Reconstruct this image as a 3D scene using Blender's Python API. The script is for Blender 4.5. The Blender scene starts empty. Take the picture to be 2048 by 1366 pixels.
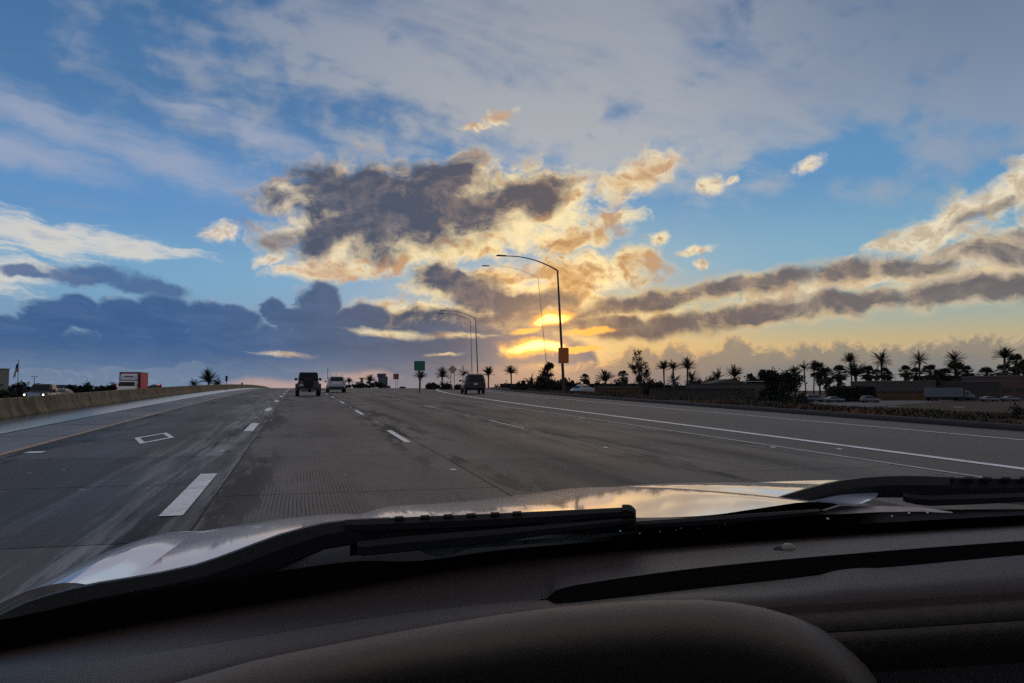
import bpy, bmesh, math, random
from mathutils import Vector, Matrix, Quaternion
sc = bpy.context.scene
COL = sc.collection
rnd = random.Random(7)
R = math.radians
PI = math.pi

# ---------------------------------------------------------------- camera
W0, H0, FPX = 2048.0, 1366.0, 1577.0
EYE = Vector((0.0, 0.0, 1.532))
YAW, PITCH = R(15.08), R(3.55)
cam_d = bpy.data.cameras.new('camera')
cam_d.sensor_width = 36.0
cam_d.lens = 36.0 * FPX / W0
cam_d.clip_start = 0.02
cam_d.clip_end = 20000.0
cam = bpy.data.objects.new('camera', cam_d)
COL.objects.link(cam)
cam.location = EYE
cam.rotation_euler = (R(90) + PITCH, 0.0, -YAW)
sc.camera = cam
sc.view_settings.view_transform = 'Standard'
sc.view_settings.look = 'None'
sc.view_settings.gamma = 1.0
sc.view_settings.use_curve_mapping = False
sc.view_settings.exposure = 0.0

CAMROT = Matrix.Rotation(-YAW, 3, 'Z') @ Matrix.Rotation(R(90) + PITCH, 3, 'X')
def ray(px, py):
    return (CAMROT @ Vector(((px - W0/2)/FPX, (H0/2 - py)/FPX, -1.0)))
def azel(px, py):
    d = ray(px, py).normalized()
    return math.degrees(math.atan2(d.x, d.y)), math.degrees(math.asin(d.z))
# ---------------------------------------------------------------- sky
world = bpy.data.worlds.new('World')
sc.world = world
world.use_nodes = True
NT = world.node_tree
NT.nodes.clear()

SUN_AZ, SUN_EL = azel(1085, 690)

class X:
    """a node socket with arithmetic"""
    def __init__(s, sock): s.s = sock
    def __add__(a, b): return mth('ADD', a, b)
    def __radd__(a, b): return mth('ADD', b, a)
    def __sub__(a, b): return mth('SUBTRACT', a, b)
    def __rsub__(a, b): return mth('SUBTRACT', b, a)
    def __mul__(a, b): return mth('MULTIPLY', a, b)
    def __rmul__(a, b): return mth('MULTIPLY', b, a)
    def __truediv__(a, b): return mth('DIVIDE', a, b)
    def __rtruediv__(a, b): return mth("DIVIDE", b, a)
def put(inp, v):
    if isinstance(v, X): NT.links.new(v.s, inp)
    elif isinstance(v, (tuple, list)) and len(v) == 3 and len(inp.default_value) == 4:
        inp.default_value = (*v, 1.0)
    else: inp.default_value = v
def mth(op, *a, clamp=False):
    n = NT.nodes.new('ShaderNodeMath'); n.operation = op; n.use_clamp = clamp
    for i, v in enumerate(a): put(n.inputs[i], v)
    return X(n.outputs[0])
def vm(op, *a, out=0):
    n = NT.nodes.new('ShaderNodeVectorMath'); n.operation = op
    for i, v in enumerate(a): put(n.inputs[i], v)
    return X(n.outputs[out])
def vscale(v, k):
    n = NT.nodes.new('ShaderNodeVectorMath'); n.operation = 'SCALE'
    put(n.inputs[0], v); put(n.inputs[3], k)
    return X(n.outputs[0])
def sep(v):
    n = NT.nodes.new('ShaderNodeSeparateXYZ'); put(n.inputs[0], v)
    return [X(o) for o in n.outputs]
def comb(x, y, z=0.0):
    n = NT.nodes.new('ShaderNodeCombineXYZ')
    for i, v in enumerate((x, y, z)): put(n.inputs[i], v)
    return X(n.outputs[0])
def smooth(x, a, b, lo=0.0, hi=1.0):
    n = NT.nodes.new('ShaderNodeMapRange'); n.interpolation_type = 'SMOOTHSTEP'
    for i, v in enumerate((x, a, b, lo, hi)): put(n.inputs[i], v)
    return X(n.outputs[0])
def lerp(x, a, b, lo, hi):
    n = NT.nodes.new('ShaderNodeMapRange'); n.clamp = True
    for i, v in enumerate((x, a, b, lo, hi)): put(n.inputs[i], v)
    return X(n.outputs[0])
def mix(f, a, b, blend='MIX'):
    n = NT.nodes.new('ShaderNodeMix'); n.data_type = 'RGBA'; n.blend_type = blend; n.clamp_factor = True
    put(n.inputs[0], f); put(n.inputs[6], a); put(n.inputs[7], b)
    return X(n.outputs[2])
def madd(a, b, c): return mth('MULTIPLY_ADD', a, b, c)
def noise(v, scale, detail=5.0, rough=0.55, dist=0.0, off=(0, 0, 0), stretch=(1, 1), rot=0.0):
    """fractal noise of a plane point (x, y): turned, stretched, moved"""
    c_, s_ = math.cos(rot), math.sin(rot)
    k = scale
    x = madd(v[1], -s_*stretch[0]*k, madd(v[0], c_*stretch[0]*k, off[0]*k))
    y = madd(v[1], c_*stretch[1]*k, madd(v[0], s_*stretch[1]*k, off[1]*k))
    n = NT.nodes.new('ShaderNodeTexNoise'); n.noise_dimensions = '2D'
    put(n.inputs['Vector'], comb(x, y, 0.0))
    n.inputs['Scale'].default_value = 1.0; n.inputs['Detail'].default_value = detail
    n.inputs['Roughness'].default_value = rough
    n.inputs['Distortion'].default_value = dist
    return X(n.outputs['Fac'])
def ramp(x, stops):
    n = NT.nodes.new('ShaderNodeValToRGB'); put(n.inputs[0], x)
    cr = n.color_ramp; cr.interpolation = 'EASE'
    while len(cr.elements) < len(stops): cr.elements.new(0.5)
    for e, (p, c) in zip(cr.elements, stops):
        e.position = p; e.color = (*c, 1.0)
    return X(n.outputs[0])
def srgb(r, g, b):
    f = lambda c: (c/255/12.92) if c <= 10 else ((c/255 + 0.055)/1.055)**2.4
    return (f(r), f(g), f(b))

tc = NT.nodes.new('ShaderNodeTexCoord')
sc.cycles.use_adaptive_sampling = True
sc.cycles.adaptive_threshold = 0.011
sc.cycles.adaptive_min_samples = 8
DIR = vm('NORMALIZE', X(tc.outputs['Generated']))
dx, dy, dz = sep(DIR)
AZ = mth('ARCTAN2', dx, dy) * (180/PI)
EL = mth('ARCSINE', dz) * (180/PI)
P = (AZ, EL)
_s = Vector((math.sin(R(SUN_AZ))*math.cos(R(SUN_EL)), math.cos(R(SUN_AZ))*math.cos(R(SUN_EL)), math.sin(R(SUN_EL))))
SD = mth('ARCCOSINE', mth('MINIMUM', vm('DOT_PRODUCT', DIR, tuple(_s), out=1), 0.99999)) * (180/PI)   # degrees from the sun
dAZ = AZ - SUN_AZ

def blobs(vec, lst):
    """union of ellipses on the sky (cx, cy, rx, ry, tilt): 1 in the middle, 0 at the edge, negative outside"""
    f = None
    for cx, cy, rx, ry, *rot in lst:
        rot = R(rot[0]) if rot else 0.0
        a, e = azel(cx, cy)
        sx = (azel(cx + 20, cy)[0] - azel(cx - 20, cy)[0]) / 40
        sy = (azel(cx, cy - 20)[1] - azel(cx, cy + 20)[1]) / 40
        ix, iy = 1/(rx*sx), 1/(ry*sy)
        if abs(rot) < R(2.5):
            x = madd(vec[0], ix, -a*ix); y = madd(vec[1], iy, -e*iy)
        else:
            c_, s_ = math.cos(rot), math.sin(rot)
            x = madd(vec[1], s_*ix, madd(vec[0], c_*ix, -(c_*a + s_*e)*ix))
            y = madd(vec[1], c_*iy, madd(vec[0], -s_*iy, -(c_*e - s_*a)*iy))
        q = madd(x, x, y*y)
        f = q if f is None else mth('MINIMUM', f, q)
    return 1.0 - mth('SQRT', f)

# sky colours by nearness to the sun
near = smooth(SD, 34.0, 3.0)              # 1 at the sun
near2 = smooth(SD, 14.0, 2.0)

# clear sky: Nishita graded by the evening air
sky = NT.nodes.new('ShaderNodeTexSky')
sky.sky_type = 'NISHITA'; sky.sun_disc = False
sky.sun_elevation = R(4.0); sky.sun_rotation = R(SUN_AZ)
sky.air_density = 1.0; sky.dust_density = 0.6; sky.ozone_density = 2.0
nish = mix(1.0, X(sky.outputs[0]), (0.1, 0.1, 0.1), 'MULTIPLY')
elc = lerp(EL, 0.0, 60.0, 0.0, 1.0)
leftc = ramp(elc, [(0.0, srgb(128, 140, 160)), (0.06, srgb(112, 150, 185)), (0.13, srgb(112, 165, 205)), (0.21, srgb(92, 145, 200)), (0.34, srgb(72, 119, 170)), (0.46, srgb(60, 104, 154)), (1.0, srgb(48, 84, 146))])
rightc = ramp(elc, [(0.0, srgb(160, 140, 122)), (0.05, srgb(192, 172, 132)), (0.09, srgb(158, 172, 164)), (0.15, srgb(124, 172, 200)), (0.25, srgb(90, 147, 196)), (0.36, srgb(80, 122, 170)), (0.46, srgb(64, 98, 146)), (1.0, srgb(50, 84, 146))])
base = mix(smooth(dAZ, -14.0, 10.0)*smooth(dAZ, 95.0, 55.0), leftc, rightc)
base = mix(0.14, base, nish)
glow = smooth(SD, 18.0, 0.0)
base = mix(glow*0.42*smooth(EL, 13.0, 4.0), base, srgb(255, 200, 104))
CURR = base
HIST = []

def over(col, alpha):
    global CURR
    CURR = mix(alpha, CURR, col)
    HIST.append(CURR)

# ---- shared turbulence: every layer draws on the same few fields
def puffs(v, scale, detail, off, stretch):
    """cauliflower billows: rounded cells within cells"""
    n = NT.nodes.new('ShaderNodeTexVoronoi'); n.voronoi_dimensions = '2D'; n.feature = 'F1'; n.normalize = True
    put(n.inputs['Vector'], comb(madd(v[0], stretch[0]*scale, off[0]), madd(v[1], stretch[1]*scale, off[1]), 0.0))
    n.inputs['Scale'].default_value = 1.0; n.inputs['Detail'].default_value = detail; n.inputs['Roughness'].default_value = 0.55
    n.inputs['Lacunarity'].default_value = 2.3
    return 0.42 - X(n.outputs['Distance'])
wx = noise(P, 0.33, 3.0, 0.5) - 0.5
wy = noise(P, 0.33, 3.0, 0.5, off=(31.7, 17.3, 0)) - 0.5
Q = (madd(wx, 1.5, AZ), madd(wy, 1.5, EL))
QH = (madd(wx, 1.0, AZ), madd(wy, 1.0, EL))
tx = SUN_AZ - AZ; ty = SUN_EL - EL
ln = mth('MAXIMUM', mth('SQRT', madd(tx, tx, ty*ty)), 3.0)
ux, uy = tx/ln, ty/ln                    # unit step towards the sun
def pair(scale, detail, rough, shift, seed, stretch=(0.8, 1.2), rot=0.0):
    n = noise(Q, scale, detail, rough, off=(seed*3.7, seed, 0), stretch=stretch, rot=rot) - 0.5
    b = puffs(Q, scale*2.0, 3.0, (seed*1.7, seed*0.6), stretch)
    q2 = (madd(ux, shift, Q[0]), madd(uy, shift, Q[1]))
    m = noise(q2, scale, detail - 3, rough, off=(seed*3.7, seed, 0), stretch=stretch, rot=rot) - 0.5
    c = puffs(q2, scale*2.0, 2.0, (seed*1.7, seed*0.6), stretch)
    return madd(b, 0.9, n*1.5), madd(b - c, 0.8, (n - m)*1.2)
NA, RA = pair(0.38, 9.0, 0.64, 0.55, 1.3)
NB, RB = pair(0.90, 7.0, 0.60, 0.25, 9.0)
NL = (noise(Q, 0.38, 3.2, 0.5, off=(1.3*3.7, 1.3, 0), stretch=(0.8, 1.2)) - 0.5)*2.0
NC = (noise(QH, 0.42, 8.0, 0.70, off=(7.0, 3.0, 0), stretch=(0.36, 1.8), rot=R(6)) - 0.5)*2.0

# ---- high cirrus veil (a sheet seen in perspective)
iz = 1.0 / mth('MAXIMUM', dz + 0.10, 0.06)
PL = (dx*iz, dy*iz)
c1 = noise(PL, 1.6, 7.0, 0.56, dist=0.25, stretch=(0.95, 1.15), rot=R(-20))
c2 = noise(PL, 3.2, 5.0, 0.56, dist=0.3, stretch=(0.6, 1.5), rot=R(-24), off=(3.1, 1.7, 0))
cir = c1*0.58 + c2*0.42
cover = blobs(P, [(1080, 60, 820, 330, 0), (1550, 190, 640, 170, 8), (2300, 20, 800, 300, 10)]) + (NL*0.6)
away = smooth(EL, 30.0, 42.0)            # veil closed out of view, added to whiten and brighten the light
v = smooth(cir + (NC*0.05) + mth('MAXIMUM', mth('MINIMUM', cover, 0.5), mth('MAXIMUM', away*0.75, smooth(SD, 60.0, 90.0)*0.75) - 0.35)*0.42, 0.41, 0.72)
high = smooth(EL, 9.0, 15.0)
vc = mix(smooth(SD, 36.0, 8.0), srgb(146, 156, 174), srgb(200, 194, 184))
vc = mix(smooth(dAZ, 8.0, 30.0)*smooth(EL, 14.0, 26.0)*0.85, vc, srgb(112, 126, 144))
vc = mix(mth('MAXIMUM', away, smooth(SD, 60.0, 90.0)), vc, srgb(196, 186, 180))
over(vc, v*high*0.70)
# streaks on the left
st = blobs(Q, [(110, 240, 330, 50, -13), (330, 320, 260, 44, -15), (40, 300, 260, 40, -10), (520, 270, 190, 34, -16), (390, 225, 110, 22, -12)])
over(srgb(166, 172, 190), smooth(madd(NC, 0.7, st), -0.35, 1.0)*0.66)

# ---- a cloud layer: an outline, a shaded core, billows from the shared fields
def layer(body, lit, dark, core=None, *, n=NA, rel=RA, amp=0.8, a0=0.0, a1=0.3, t0=0.1, t1=0.7, camp=None, crel=1.6, opac=1.0, field=None, vec=None):
    f = field if field is not None else blobs(vec or Q, body)
    D = madd(n, amp, f)
    if core is None: g = D
    else: g = madd(NL, amp if camp is None else camp, blobs(vec or Q, core))
    if rel is not None: g = madd(rel, -crel, g)
    over(mix(smooth(g, t0, t1), lit, dark), smooth(D, a0, a1)*opac)

LIT = mix(near, srgb(232, 218, 202), srgb(255, 232, 176))
LIT = mix(smooth(SD, 10.0, 1.5), LIT, (1.45, 1.00, 0.42))
TAN = mix(near, srgb(190, 172, 162), srgb(196, 146, 94))
LIT = mix(smooth(madd(RA, 1.3, NL), -0.10, 0.60), LIT, mix(0.92, LIT, TAN))
DARK = mix(smooth(dAZ, -12.0, 4.0), srgb(80, 88, 106), srgb(104, 95, 97))
DARK = mix(smooth(madd(RA, -1.6, NL), 0.35, -0.55)*0.75, DARK, mix(smooth(dAZ, -20.0, 2.0), srgb(112, 112, 124), srgb(152, 130, 116)))

# bright cirrus on the left
layer([(70, 468, 210, 46, -9), (250, 498, 150, 34, -4), (0, 550, 170, 40, 0), (-330, 480, 300, 60, -6)], srgb(234, 224, 206), srgb(184, 188, 194), n=NC, rel=None, amp=1.35, a0=-0.15, a1=1.0, t0=0.3, t1=1.5, opac=0.92)
# pale cloud sheet on the right
SHL = mix(smooth(madd(RA, 1.5, NA), -0.2, 0.6), srgb(238, 222, 190), srgb(196, 178, 150))
layer([(2040, 370, 120, 52, 32), (1900, 440, 150, 46, 26), (1790, 492, 110, 16, 12), (2090, 450, 150, 50, 18), (1960, 500, 220, 44, 6), (2400, 380, 340, 140, 25), (1930, 560, 240, 46, 5), (1740, 550, 150, 30, 6), (1560, 590, 150, 24, 8), (1880, 470, 110, 40, 20)], SHL, srgb(146, 134, 124), core=[(2060, 470, 150, 26, 12), (1960, 430, 80, 14, 22), (2060, 540, 170, 24, 4), (1880, 505, 120, 16, 6)], amp=1.25, a0=-0.10, a1=0.75, t0=-0.4, t1=0.8, camp=0.9, crel=2.0, opac=0.95)
# sunlit small puffs
layer([(445, 468, 46, 22, 8), (1425, 368, 30, 26, 0), (1465, 362, 16, 9), (1240, 437, 56, 20, 6), (1315, 475, 24, 18, 30), (1390, 500, 40, 10, 4), (1402, 522, 20, 16), (1612, 330, 38, 18, 15), (1000, 236, 40, 16, 28), (960, 256, 40, 9, 8), (545, 520, 46, 17, 5)], LIT, TAN, n=NB, rel=RB, amp=0.75, a0=-0.05, a1=0.75, t0=0.5, t1=1.3, opac=0.88)
# sun-burst clouds round the sun
layer([(1180, 550, 150, 62, 8), (1060, 605, 190, 60, 4), (1250, 520, 70, 28, 10), (960, 570, 170, 50, 0), (1120, 480, 150, 34, 5), (900, 500, 160, 26, 0), (1275, 355, 100, 42, 22), (650, 545, 130, 22, 4), (1270, 640, 160, 34, 4), (820, 640, 150, 46, 0)], LIT, TAN, amp=1.0, a0=-0.05, a1=0.75, t0=0.30, t1=1.4, crel=2.2)
# the large dark cumulus: lit from below, shaded above
layer([(720, 395, 190, 84, 4), (590, 392, 100, 44, 4), (900, 380, 150, 74, 8), (1085, 395, 125, 72, -4), (960, 430, 220, 84, 8), (690, 470, 180, 74, 6), (830, 480, 160, 60, 8)], LIT, DARK, core=[(700, 385, 190, 66, 6), (880, 375, 110, 66, 8), (760, 440, 170, 62, 0), (560, 392, 70, 26, 0), (1070, 385, 70, 44, 20), (930, 420, 110, 50, 0), (650, 470, 110, 34, 16)], amp=0.72, a0=-0.08, a1=0.50, t0=-0.55, t1=0.50, camp=0.80, crel=0.9)
# second dark cloud above the sun
layer([(890, 565, 90, 46, -10), (970, 590, 130, 40, -6), (1060, 605, 100, 30, 0), (980, 640, 260, 34, 2)], LIT, DARK, core=[(895, 565, 80, 38, -12), (960, 590, 110, 34, -6), (1060, 605, 80, 24, 0), (980, 645, 260, 30, 2)], amp=0.70, a0=-0.08, a1=0.42, t0=-0.50, t1=0.45, camp=0.6, crel=0.8)
# long streets climbing to the right
SHADE = smooth(madd(RA, 1.5, NA), -0.2, 0.6)
STL = mix(near, srgb(228, 206, 166), srgb(252, 214, 140)); STD = mix(near, srgb(104, 100, 104), srgb(110, 94, 92)); STD = mix(smooth(madd(RA, -1.6, NL), 0.3, -0.6)*0.7, STD, mix(near, srgb(150, 140, 132), srgb(170, 142, 116)))
STL = mix(SHADE*0.6, STL, TAN)
layer([(1300, 606, 190, 26, 8), (1490, 570, 170, 26, 8), (1690, 548, 90, 30, 4), (1830, 534, 100, 30, 4), (2010, 508, 110, 30, 2), (1240, 655, 240, 24, 2), (1480, 632, 210, 26, 8), (1700, 606, 200, 28, 5), (1930, 588, 240, 27, 4), (2300, 560, 260, 50, 3), (2020, 545, 120, 14, 2)], STL, STD,
      core=[(1300, 606, 180, 20, 8), (1490, 568, 150, 18, 8), (1690, 544, 70, 20, 4), (1830, 530, 80, 20, 4), (2010, 506, 90, 20, 2), (1240, 655, 230, 20, 2), (1480, 630, 200, 19, 8), (1700, 603, 200, 21, 5), (1930, 586, 240, 21, 4), (2300, 560, 260, 40, 3)], amp=0.70, a0=-0.35, a1=0.55, t0=-0.75, t1=0.45, camp=0.85, crel=1.3, opac=0.93, vec=(madd(wx, 1.5, AZ), madd(wy, 1.5, EL)))

# ---- blue bank along the left horizon, its puffed tops rimmed with light
def bank(top_pts, vec):
    n = NT.nodes.new('ShaderNodeFloatCurve')
    c = n.mapping.curves[0]                     # top of the bank by azimuth: 0..1 over -60..60 deg and 0..12 deg
    pts = [((azel(x, y)[0] + 60)/120, azel(x, y)[1]/12) for x, y in top_pts]
    pts = [(0.0, pts[0][1])] + pts + [(1.0, pts[-1][1])]
    c.points[0].location = pts[0]; c.points[1].location = pts[-1]
    for p in pts[1:-1]: c.points.new(*p)
    n.mapping.use_clip = False; n.mapping.update()
    n.inputs['Factor'].default_value = 1.0
    put(n.inputs['Value'], lerp(vec[0], -60.0, 60.0, 0.0, 1.0))
    return (X(n.outputs[0])*12.0 - vec[1])*0.55
QB = (madd(wx, 1.2, madd(NB, 0.30, AZ)), madd(wy, 1.2, madd(NB, 0.22, EL)))
bankdark = mix(smooth(dAZ, -26.0, -6.0), srgb(62, 95, 140), srgb(96, 98, 112))
bankdark = mix(smooth(madd(NL, 0.4, NC), -0.4, 0.7), bankdark, mix(0.22, bankdark, srgb(128, 150, 184)))
bumps = blobs(QB, [(20, 665, 70, 40), (95, 640, 62, 52), (150, 625, 60, 40), (240, 640, 90, 46), (330, 635, 80, 46), (410, 640, 70, 40), (470, 640, 60, 34), (546, 618, 32, 30), (575, 640, 40, 28), (640, 606, 46, 46), (632, 650, 60, 50), (700, 655, 70, 40), (740, 640, 50, 34)])
base_f = bank([(-300, 640), (0, 655), (400, 640), (700, 645), (900, 640), (1000, 645), (1100, 658), (1180, 690), (1240, 790), (1400, 860)], QB)
layer(None, mix(near, srgb(160, 168, 190), srgb(244, 206, 162)), bankdark, field=mth('SMOOTH_MAX', bumps*0.8, base_f*0.5, 0.1), n=NB, rel=RB, amp=0.28, a0=-0.06, a1=0.24, t0=-0.16, t1=0.14, crel=0.35)
layer([(195, 552, 130, 26, 0), (290, 576, 110, 18, -6), (60, 545, 80, 12, 0)], srgb(126, 146, 172), srgb(74, 102, 146), amp=0.8, a0=-0.1, a1=0.6, t0=-0.3, t1=0.3, opac=0.88)
# soft brightening low in the bank, bars of light through it
hz = madd(NC, 1.6, EL)
over(mix(smooth(dAZ, -24.0, -2.0), srgb(116, 134, 158), srgb(150, 136, 134)), smooth(hz, 3.2, 0.0)*0.90)
layer([(790, 668, 90, 9, -3), (900, 672, 90, 8, 0), (570, 708, 60, 7, 0), (880, 705, 44, 5, 3)], LIT, LIT, n=NC, rel=None, amp=1.3, a0=-0.1, a1=1.2, opac=0.85, vec=QH)
# pink glow on the horizon over the crest
over(srgb(214, 172, 150), smooth(madd(NC, 0.5, blobs(QH, [(600, 772, 230, 20, 0), (720, 752, 110, 16, 0)])), 0.0, 1.0)*0.6)
# low puffs far left
layer([(270, 752, 130, 20, 0), (380, 742, 40, 20, 0), (40, 752, 220, 18, 0)], srgb(130, 142, 164), srgb(112, 130, 156), n=NB, rel=RB, amp=0.3, a0=0.0, a1=0.4, t0=0.0, t1=0.5, opac=0.7, vec=QH)

# ---- gold slot over the sun and the low bank to its right
layer([(1068, 696, 80, 24, 3), (1150, 700, 70, 9, 3), (1105, 636, 54, 16, 8), (1050, 660, 40, 7, 6), (1180, 664, 60, 8, 4)], (1.15, 0.52, 0.10), (3.2, 1.95, 0.50), core=[(1070, 693, 66, 12, 4), (1100, 640, 34, 8, 8)], n=NB, rel=RB, amp=0.55, a0=-0.05, a1=0.6, t0=-0.35, t1=0.6, crel=0.9, vec=QH)
layer(None, mix(near, srgb(196, 176, 144), srgb(244, 192, 122)), mix(smooth(dAZ, -4.0, 20.0), srgb(170, 138, 114), srgb(132, 127, 121)), field=bank([(900, 780), (980, 740), (1060, 728), (1180, 722), (1240, 706), (1285, 682), (1320, 694), (1350, 680), (1390, 694), (1440, 684), (1478, 664), (1505, 684), (1560, 690), (1620, 678), (1660, 688), (1692, 672), (1740, 684), (1860, 674), (2048, 664), (2300, 660)], QB),
      n=NB, rel=RB, amp=0.34, a0=-0.08, a1=0.30, t0=-0.05, t1=0.50, crel=0.9, opac=smooth(dAZ, -5.0, 0.5)*0.80)
over(mix(smooth(dAZ, -4.0, 24.0), srgb(160, 134, 126), srgb(124, 128, 130)), smooth(hz, 2.6, 0.4)*smooth(dAZ, -8.0, -2.0)*0.75)

# light of the hidden sun scattered in the air round it
gl = smooth(SD, 10.0, 0.0); gl = gl*gl
CURR = mix(gl*0.34, CURR, (1.0, 0.52, 0.13), 'ADD')
# below the horizon
CURR = mix(smooth(EL, 0.0, -1.5), CURR, srgb(60, 58, 58))
bg = NT.nodes.new('ShaderNodeBackground')
put(bg.inputs[0], CURR); bg.inputs[1].default_value = 1.0
wo = NT.nodes.new('ShaderNodeOutputWorld')
NT.links.new(bg.outputs[0], wo.inputs[0])
world.cycles.sampling_method = 'MANUAL'
world.cycles.sample_map_resolution = 512
# ---------------------------------------------------------------- sun behind the clouds
sun_d = bpy.data.lights.new('sun', 'SUN')
sun_d.energy = 0.20
sun_d.angle = R(60.0)
sun_d.color = (1.0, 0.72, 0.42)
sun_o = bpy.data.objects.new('sun', sun_d)
COL.objects.link(sun_o)
_sd = Vector((math.sin(R(SUN_AZ))*math.cos(R(SUN_EL)), math.cos(R(SUN_AZ))*math.cos(R(SUN_EL)), math.sin(R(SUN_EL))))
sun_o.rotation_euler = _sd.to_track_quat('Z', 'Y').to_euler()
sun_o.location = (0, 0, 60)
sc.cycles.max_bounces = 6
sc.cycles.diffuse_bounces = 2
sc.cycles.glossy_bounces = 3
sc.cycles.transparent_max_bounces = 8
sc.cycles.caustics_reflective = False
sc.cycles.caustics_refractive = False
sc.cycles.use_denoising = False

# ---------------------------------------------------------------- helpers
def T(px, py, d):
    """the point seen at (px, py), d metres ahead"""
    return EYE + ray(px, py)*d
def ground_xy(px, d):
    p = T(px, 778.0, d)
    return p.x, p.y
G_, K_ = 0.0203, 5.0e-5
def zr(y):
    if y < 0: return G_*y
    if y > 330: return G_*330 - K_*330*330 + (G_ - 2*K_*330)*(y - 330)
    return G_*y - K_*y*y
def shift_r(y):                       # the exit ramp bends away to the right
    return 0.0 if y < 30 else 0.0011*(y - 30)**2

class MB:
    """collects geometry and links it as one mesh object"""
    def __init__(s): s.v = []; s.f = []; s.sm = []
    def add(s, vs, fs, smooth=False):
        o = len(s.v); s.v += [tuple(p) for p in vs]
        s.f += [tuple(o + i for i in f) for f in fs]; s.sm += [smooth]*len(fs)
        return s
    def box(s, c, size, rz=0.0, bevel=0.0):
        x, y, z = (k/2 for k in size)
        b = min(bevel, x*0.9, y*0.9, z*0.9)
        cs, sn = math.cos(rz), math.sin(rz)
        pts = []
        if b <= 0:
            for k in (-z, z):
                for i, j in ((-x, -y), (x, -y), (x, y), (-x, y)): pts.append((i, j, k))
            fs = [(3, 2, 1, 0), (4, 5, 6, 7)] + [(i, (i + 1) % 4, (i + 1) % 4 + 4, i + 4) for i in range(4)]
        else:
            for k, q in ((-z, b), (-z + b, 0), (z - b, 0), (z, b)):
                for i, j in ((-x + q + b, -y + q), (x - q - b, -y + q), (x - q, -y + q + b), (x - q, y - q - b), (x - q - b, y - q), (-x + q + b, y - q), (-x + q, y - q - b), (-x + q, -y + q + b)): pts.append((i, j, k))
            fs = [tuple(range(7, -1, -1)), tuple(range(24, 32))]
            for r_ in range(3):
                for i in range(8): fs.append((r_*8 + i, r_*8 + (i + 1) % 8, r_*8 + 8 + (i + 1) % 8, r_*8 + 8 + i))
        return s.add([(c[0] + p[0]*cs - p[1]*sn, c[1] + p[0]*sn + p[1]*cs, c[2] + p[2]) for p in pts], fs)
    def tube(s, pts, rad, n=8, cap=True, smooth=True):
        pts = [Vector(p) for p in pts]
        rad = rad if isinstance(rad, (list, tuple)) else [rad]*len(pts)
        vs, fs = [], []
        for i, p in enumerate(pts):
            t = (pts[min(i + 1, len(pts) - 1)] - pts[max(i - 1, 0)]).normalized()
            u = t.cross(Vector((0, 0, 1)) if abs(t.z) < 0.9 else Vector((1, 0, 0))).normalized(); w = t.cross(u)
            for k in range(n):
                a = 2*PI*k/n
                vs.append(p + (u*math.cos(a) + w*math.sin(a))*rad[i])
        for i in range(len(pts) - 1):
            for k in range(n): fs.append((i*n + k, i*n + (k + 1) % n, (i + 1)*n + (k + 1) % n, (i + 1)*n + k))
        s.add(vs, fs, smooth)
        if cap: s.add(vs[:n], [tuple(range(n - 1, -1, -1))]); s.add(vs[-n:], [tuple(range(n))])
        return s
    def loft(s, rings, closed=True, caps=True, smooth=True):
        n = len(rings[0]); vs = [p for r_ in rings for p in r_]; fs = []
        for i in range(len(rings) - 1):
            for k in range(n if closed else n - 1):
                fs.append((i*n + k, i*n + (k + 1) % n, (i + 1)*n + (k + 1) % n, (i + 1)*n + k))
        s.add(vs, fs, smooth)
        if closed and caps: s.add(rings[0], [tuple(range(n - 1, -1, -1))]); s.add(rings[-1], [tuple(range(n))])
        return s
    def lathe(s, prof, c, axis='X', n=20, smooth=True):
        rings = []
        for h, r_ in prof:
            ring = []
            for k in range(n):
                a = 2*PI*k/n; u, w = r_*math.cos(a), r_*math.sin(a)
                ring.append({'X': (c[0] + h, c[1] + u, c[2] + w), 'Y': (c[0] + u, c[1] + h, c[2] + w), 'Z': (c[0] + u, c[1] + w, c[2] + h)}[axis])
            rings.append(ring)
        return s.loft(rings, True, True, smooth)
    def plate(s, pts, thick):
        """a flat polygon given thickness along its normal"""
        pts = [Vector(p) for p in pts]
        nrm = (pts[1] - pts[0]).cross(pts[2] - pts[0]).normalized()*thick
        n = len(pts)
        return s.add(pts + [p - nrm for p in pts], [tuple(range(n)), tuple(range(2*n - 1, n - 1, -1))] + [(i + n, (i + 1) % n + n, (i + 1) % n, i) for i in range(n)])
    def mesh(s, name):
        m = bpy.data.meshes.new(name); m.from_pydata(s.v, [], s.f); m.update()
        m.polygons.foreach_set('use_smooth', s.sm)
        return m
    def build(s, name, mat, parent=None, loc=None, fix=True):
        m = s.mesh(name); m.materials.append(mat)
        if fix:
            bm = bmesh.new(); bm.from_mesh(m)
            bmesh.ops.remove_doubles(bm, verts=bm.verts, dist=1e-5)
            bmesh.ops.recalc_face_normals(bm, faces=bm.faces); bm.to_mesh(m); bm.free()
        o = bpy.data.objects.new(name, m); COL.objects.link(o)
        if parent: o.parent = parent
        if loc: o.location = loc
        return o
def thing(name, label, cat, loc=(0, 0, 0), rz=0.0, group=None):
    o = bpy.data.objects.new(name, None); COL.objects.link(o)
    o.empty_display_size = 0.2; o.location = loc; o.rotation_euler = (0, 0, rz)
    return tag(o, label, cat, group)
def tag(o, label=None, cat=None, group=None, kind=None):
    if label: o['label'] = label
    if cat: o['category'] = cat
    if group: o['group'] = group
    if kind: o['kind'] = kind
    return o
def copy_tree(o, parent=None, name=None):
    c = o.copy(); COL.objects.link(c); c.parent = parent
    for ch in list(o.children): copy_tree(ch, c)
    return c

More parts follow.
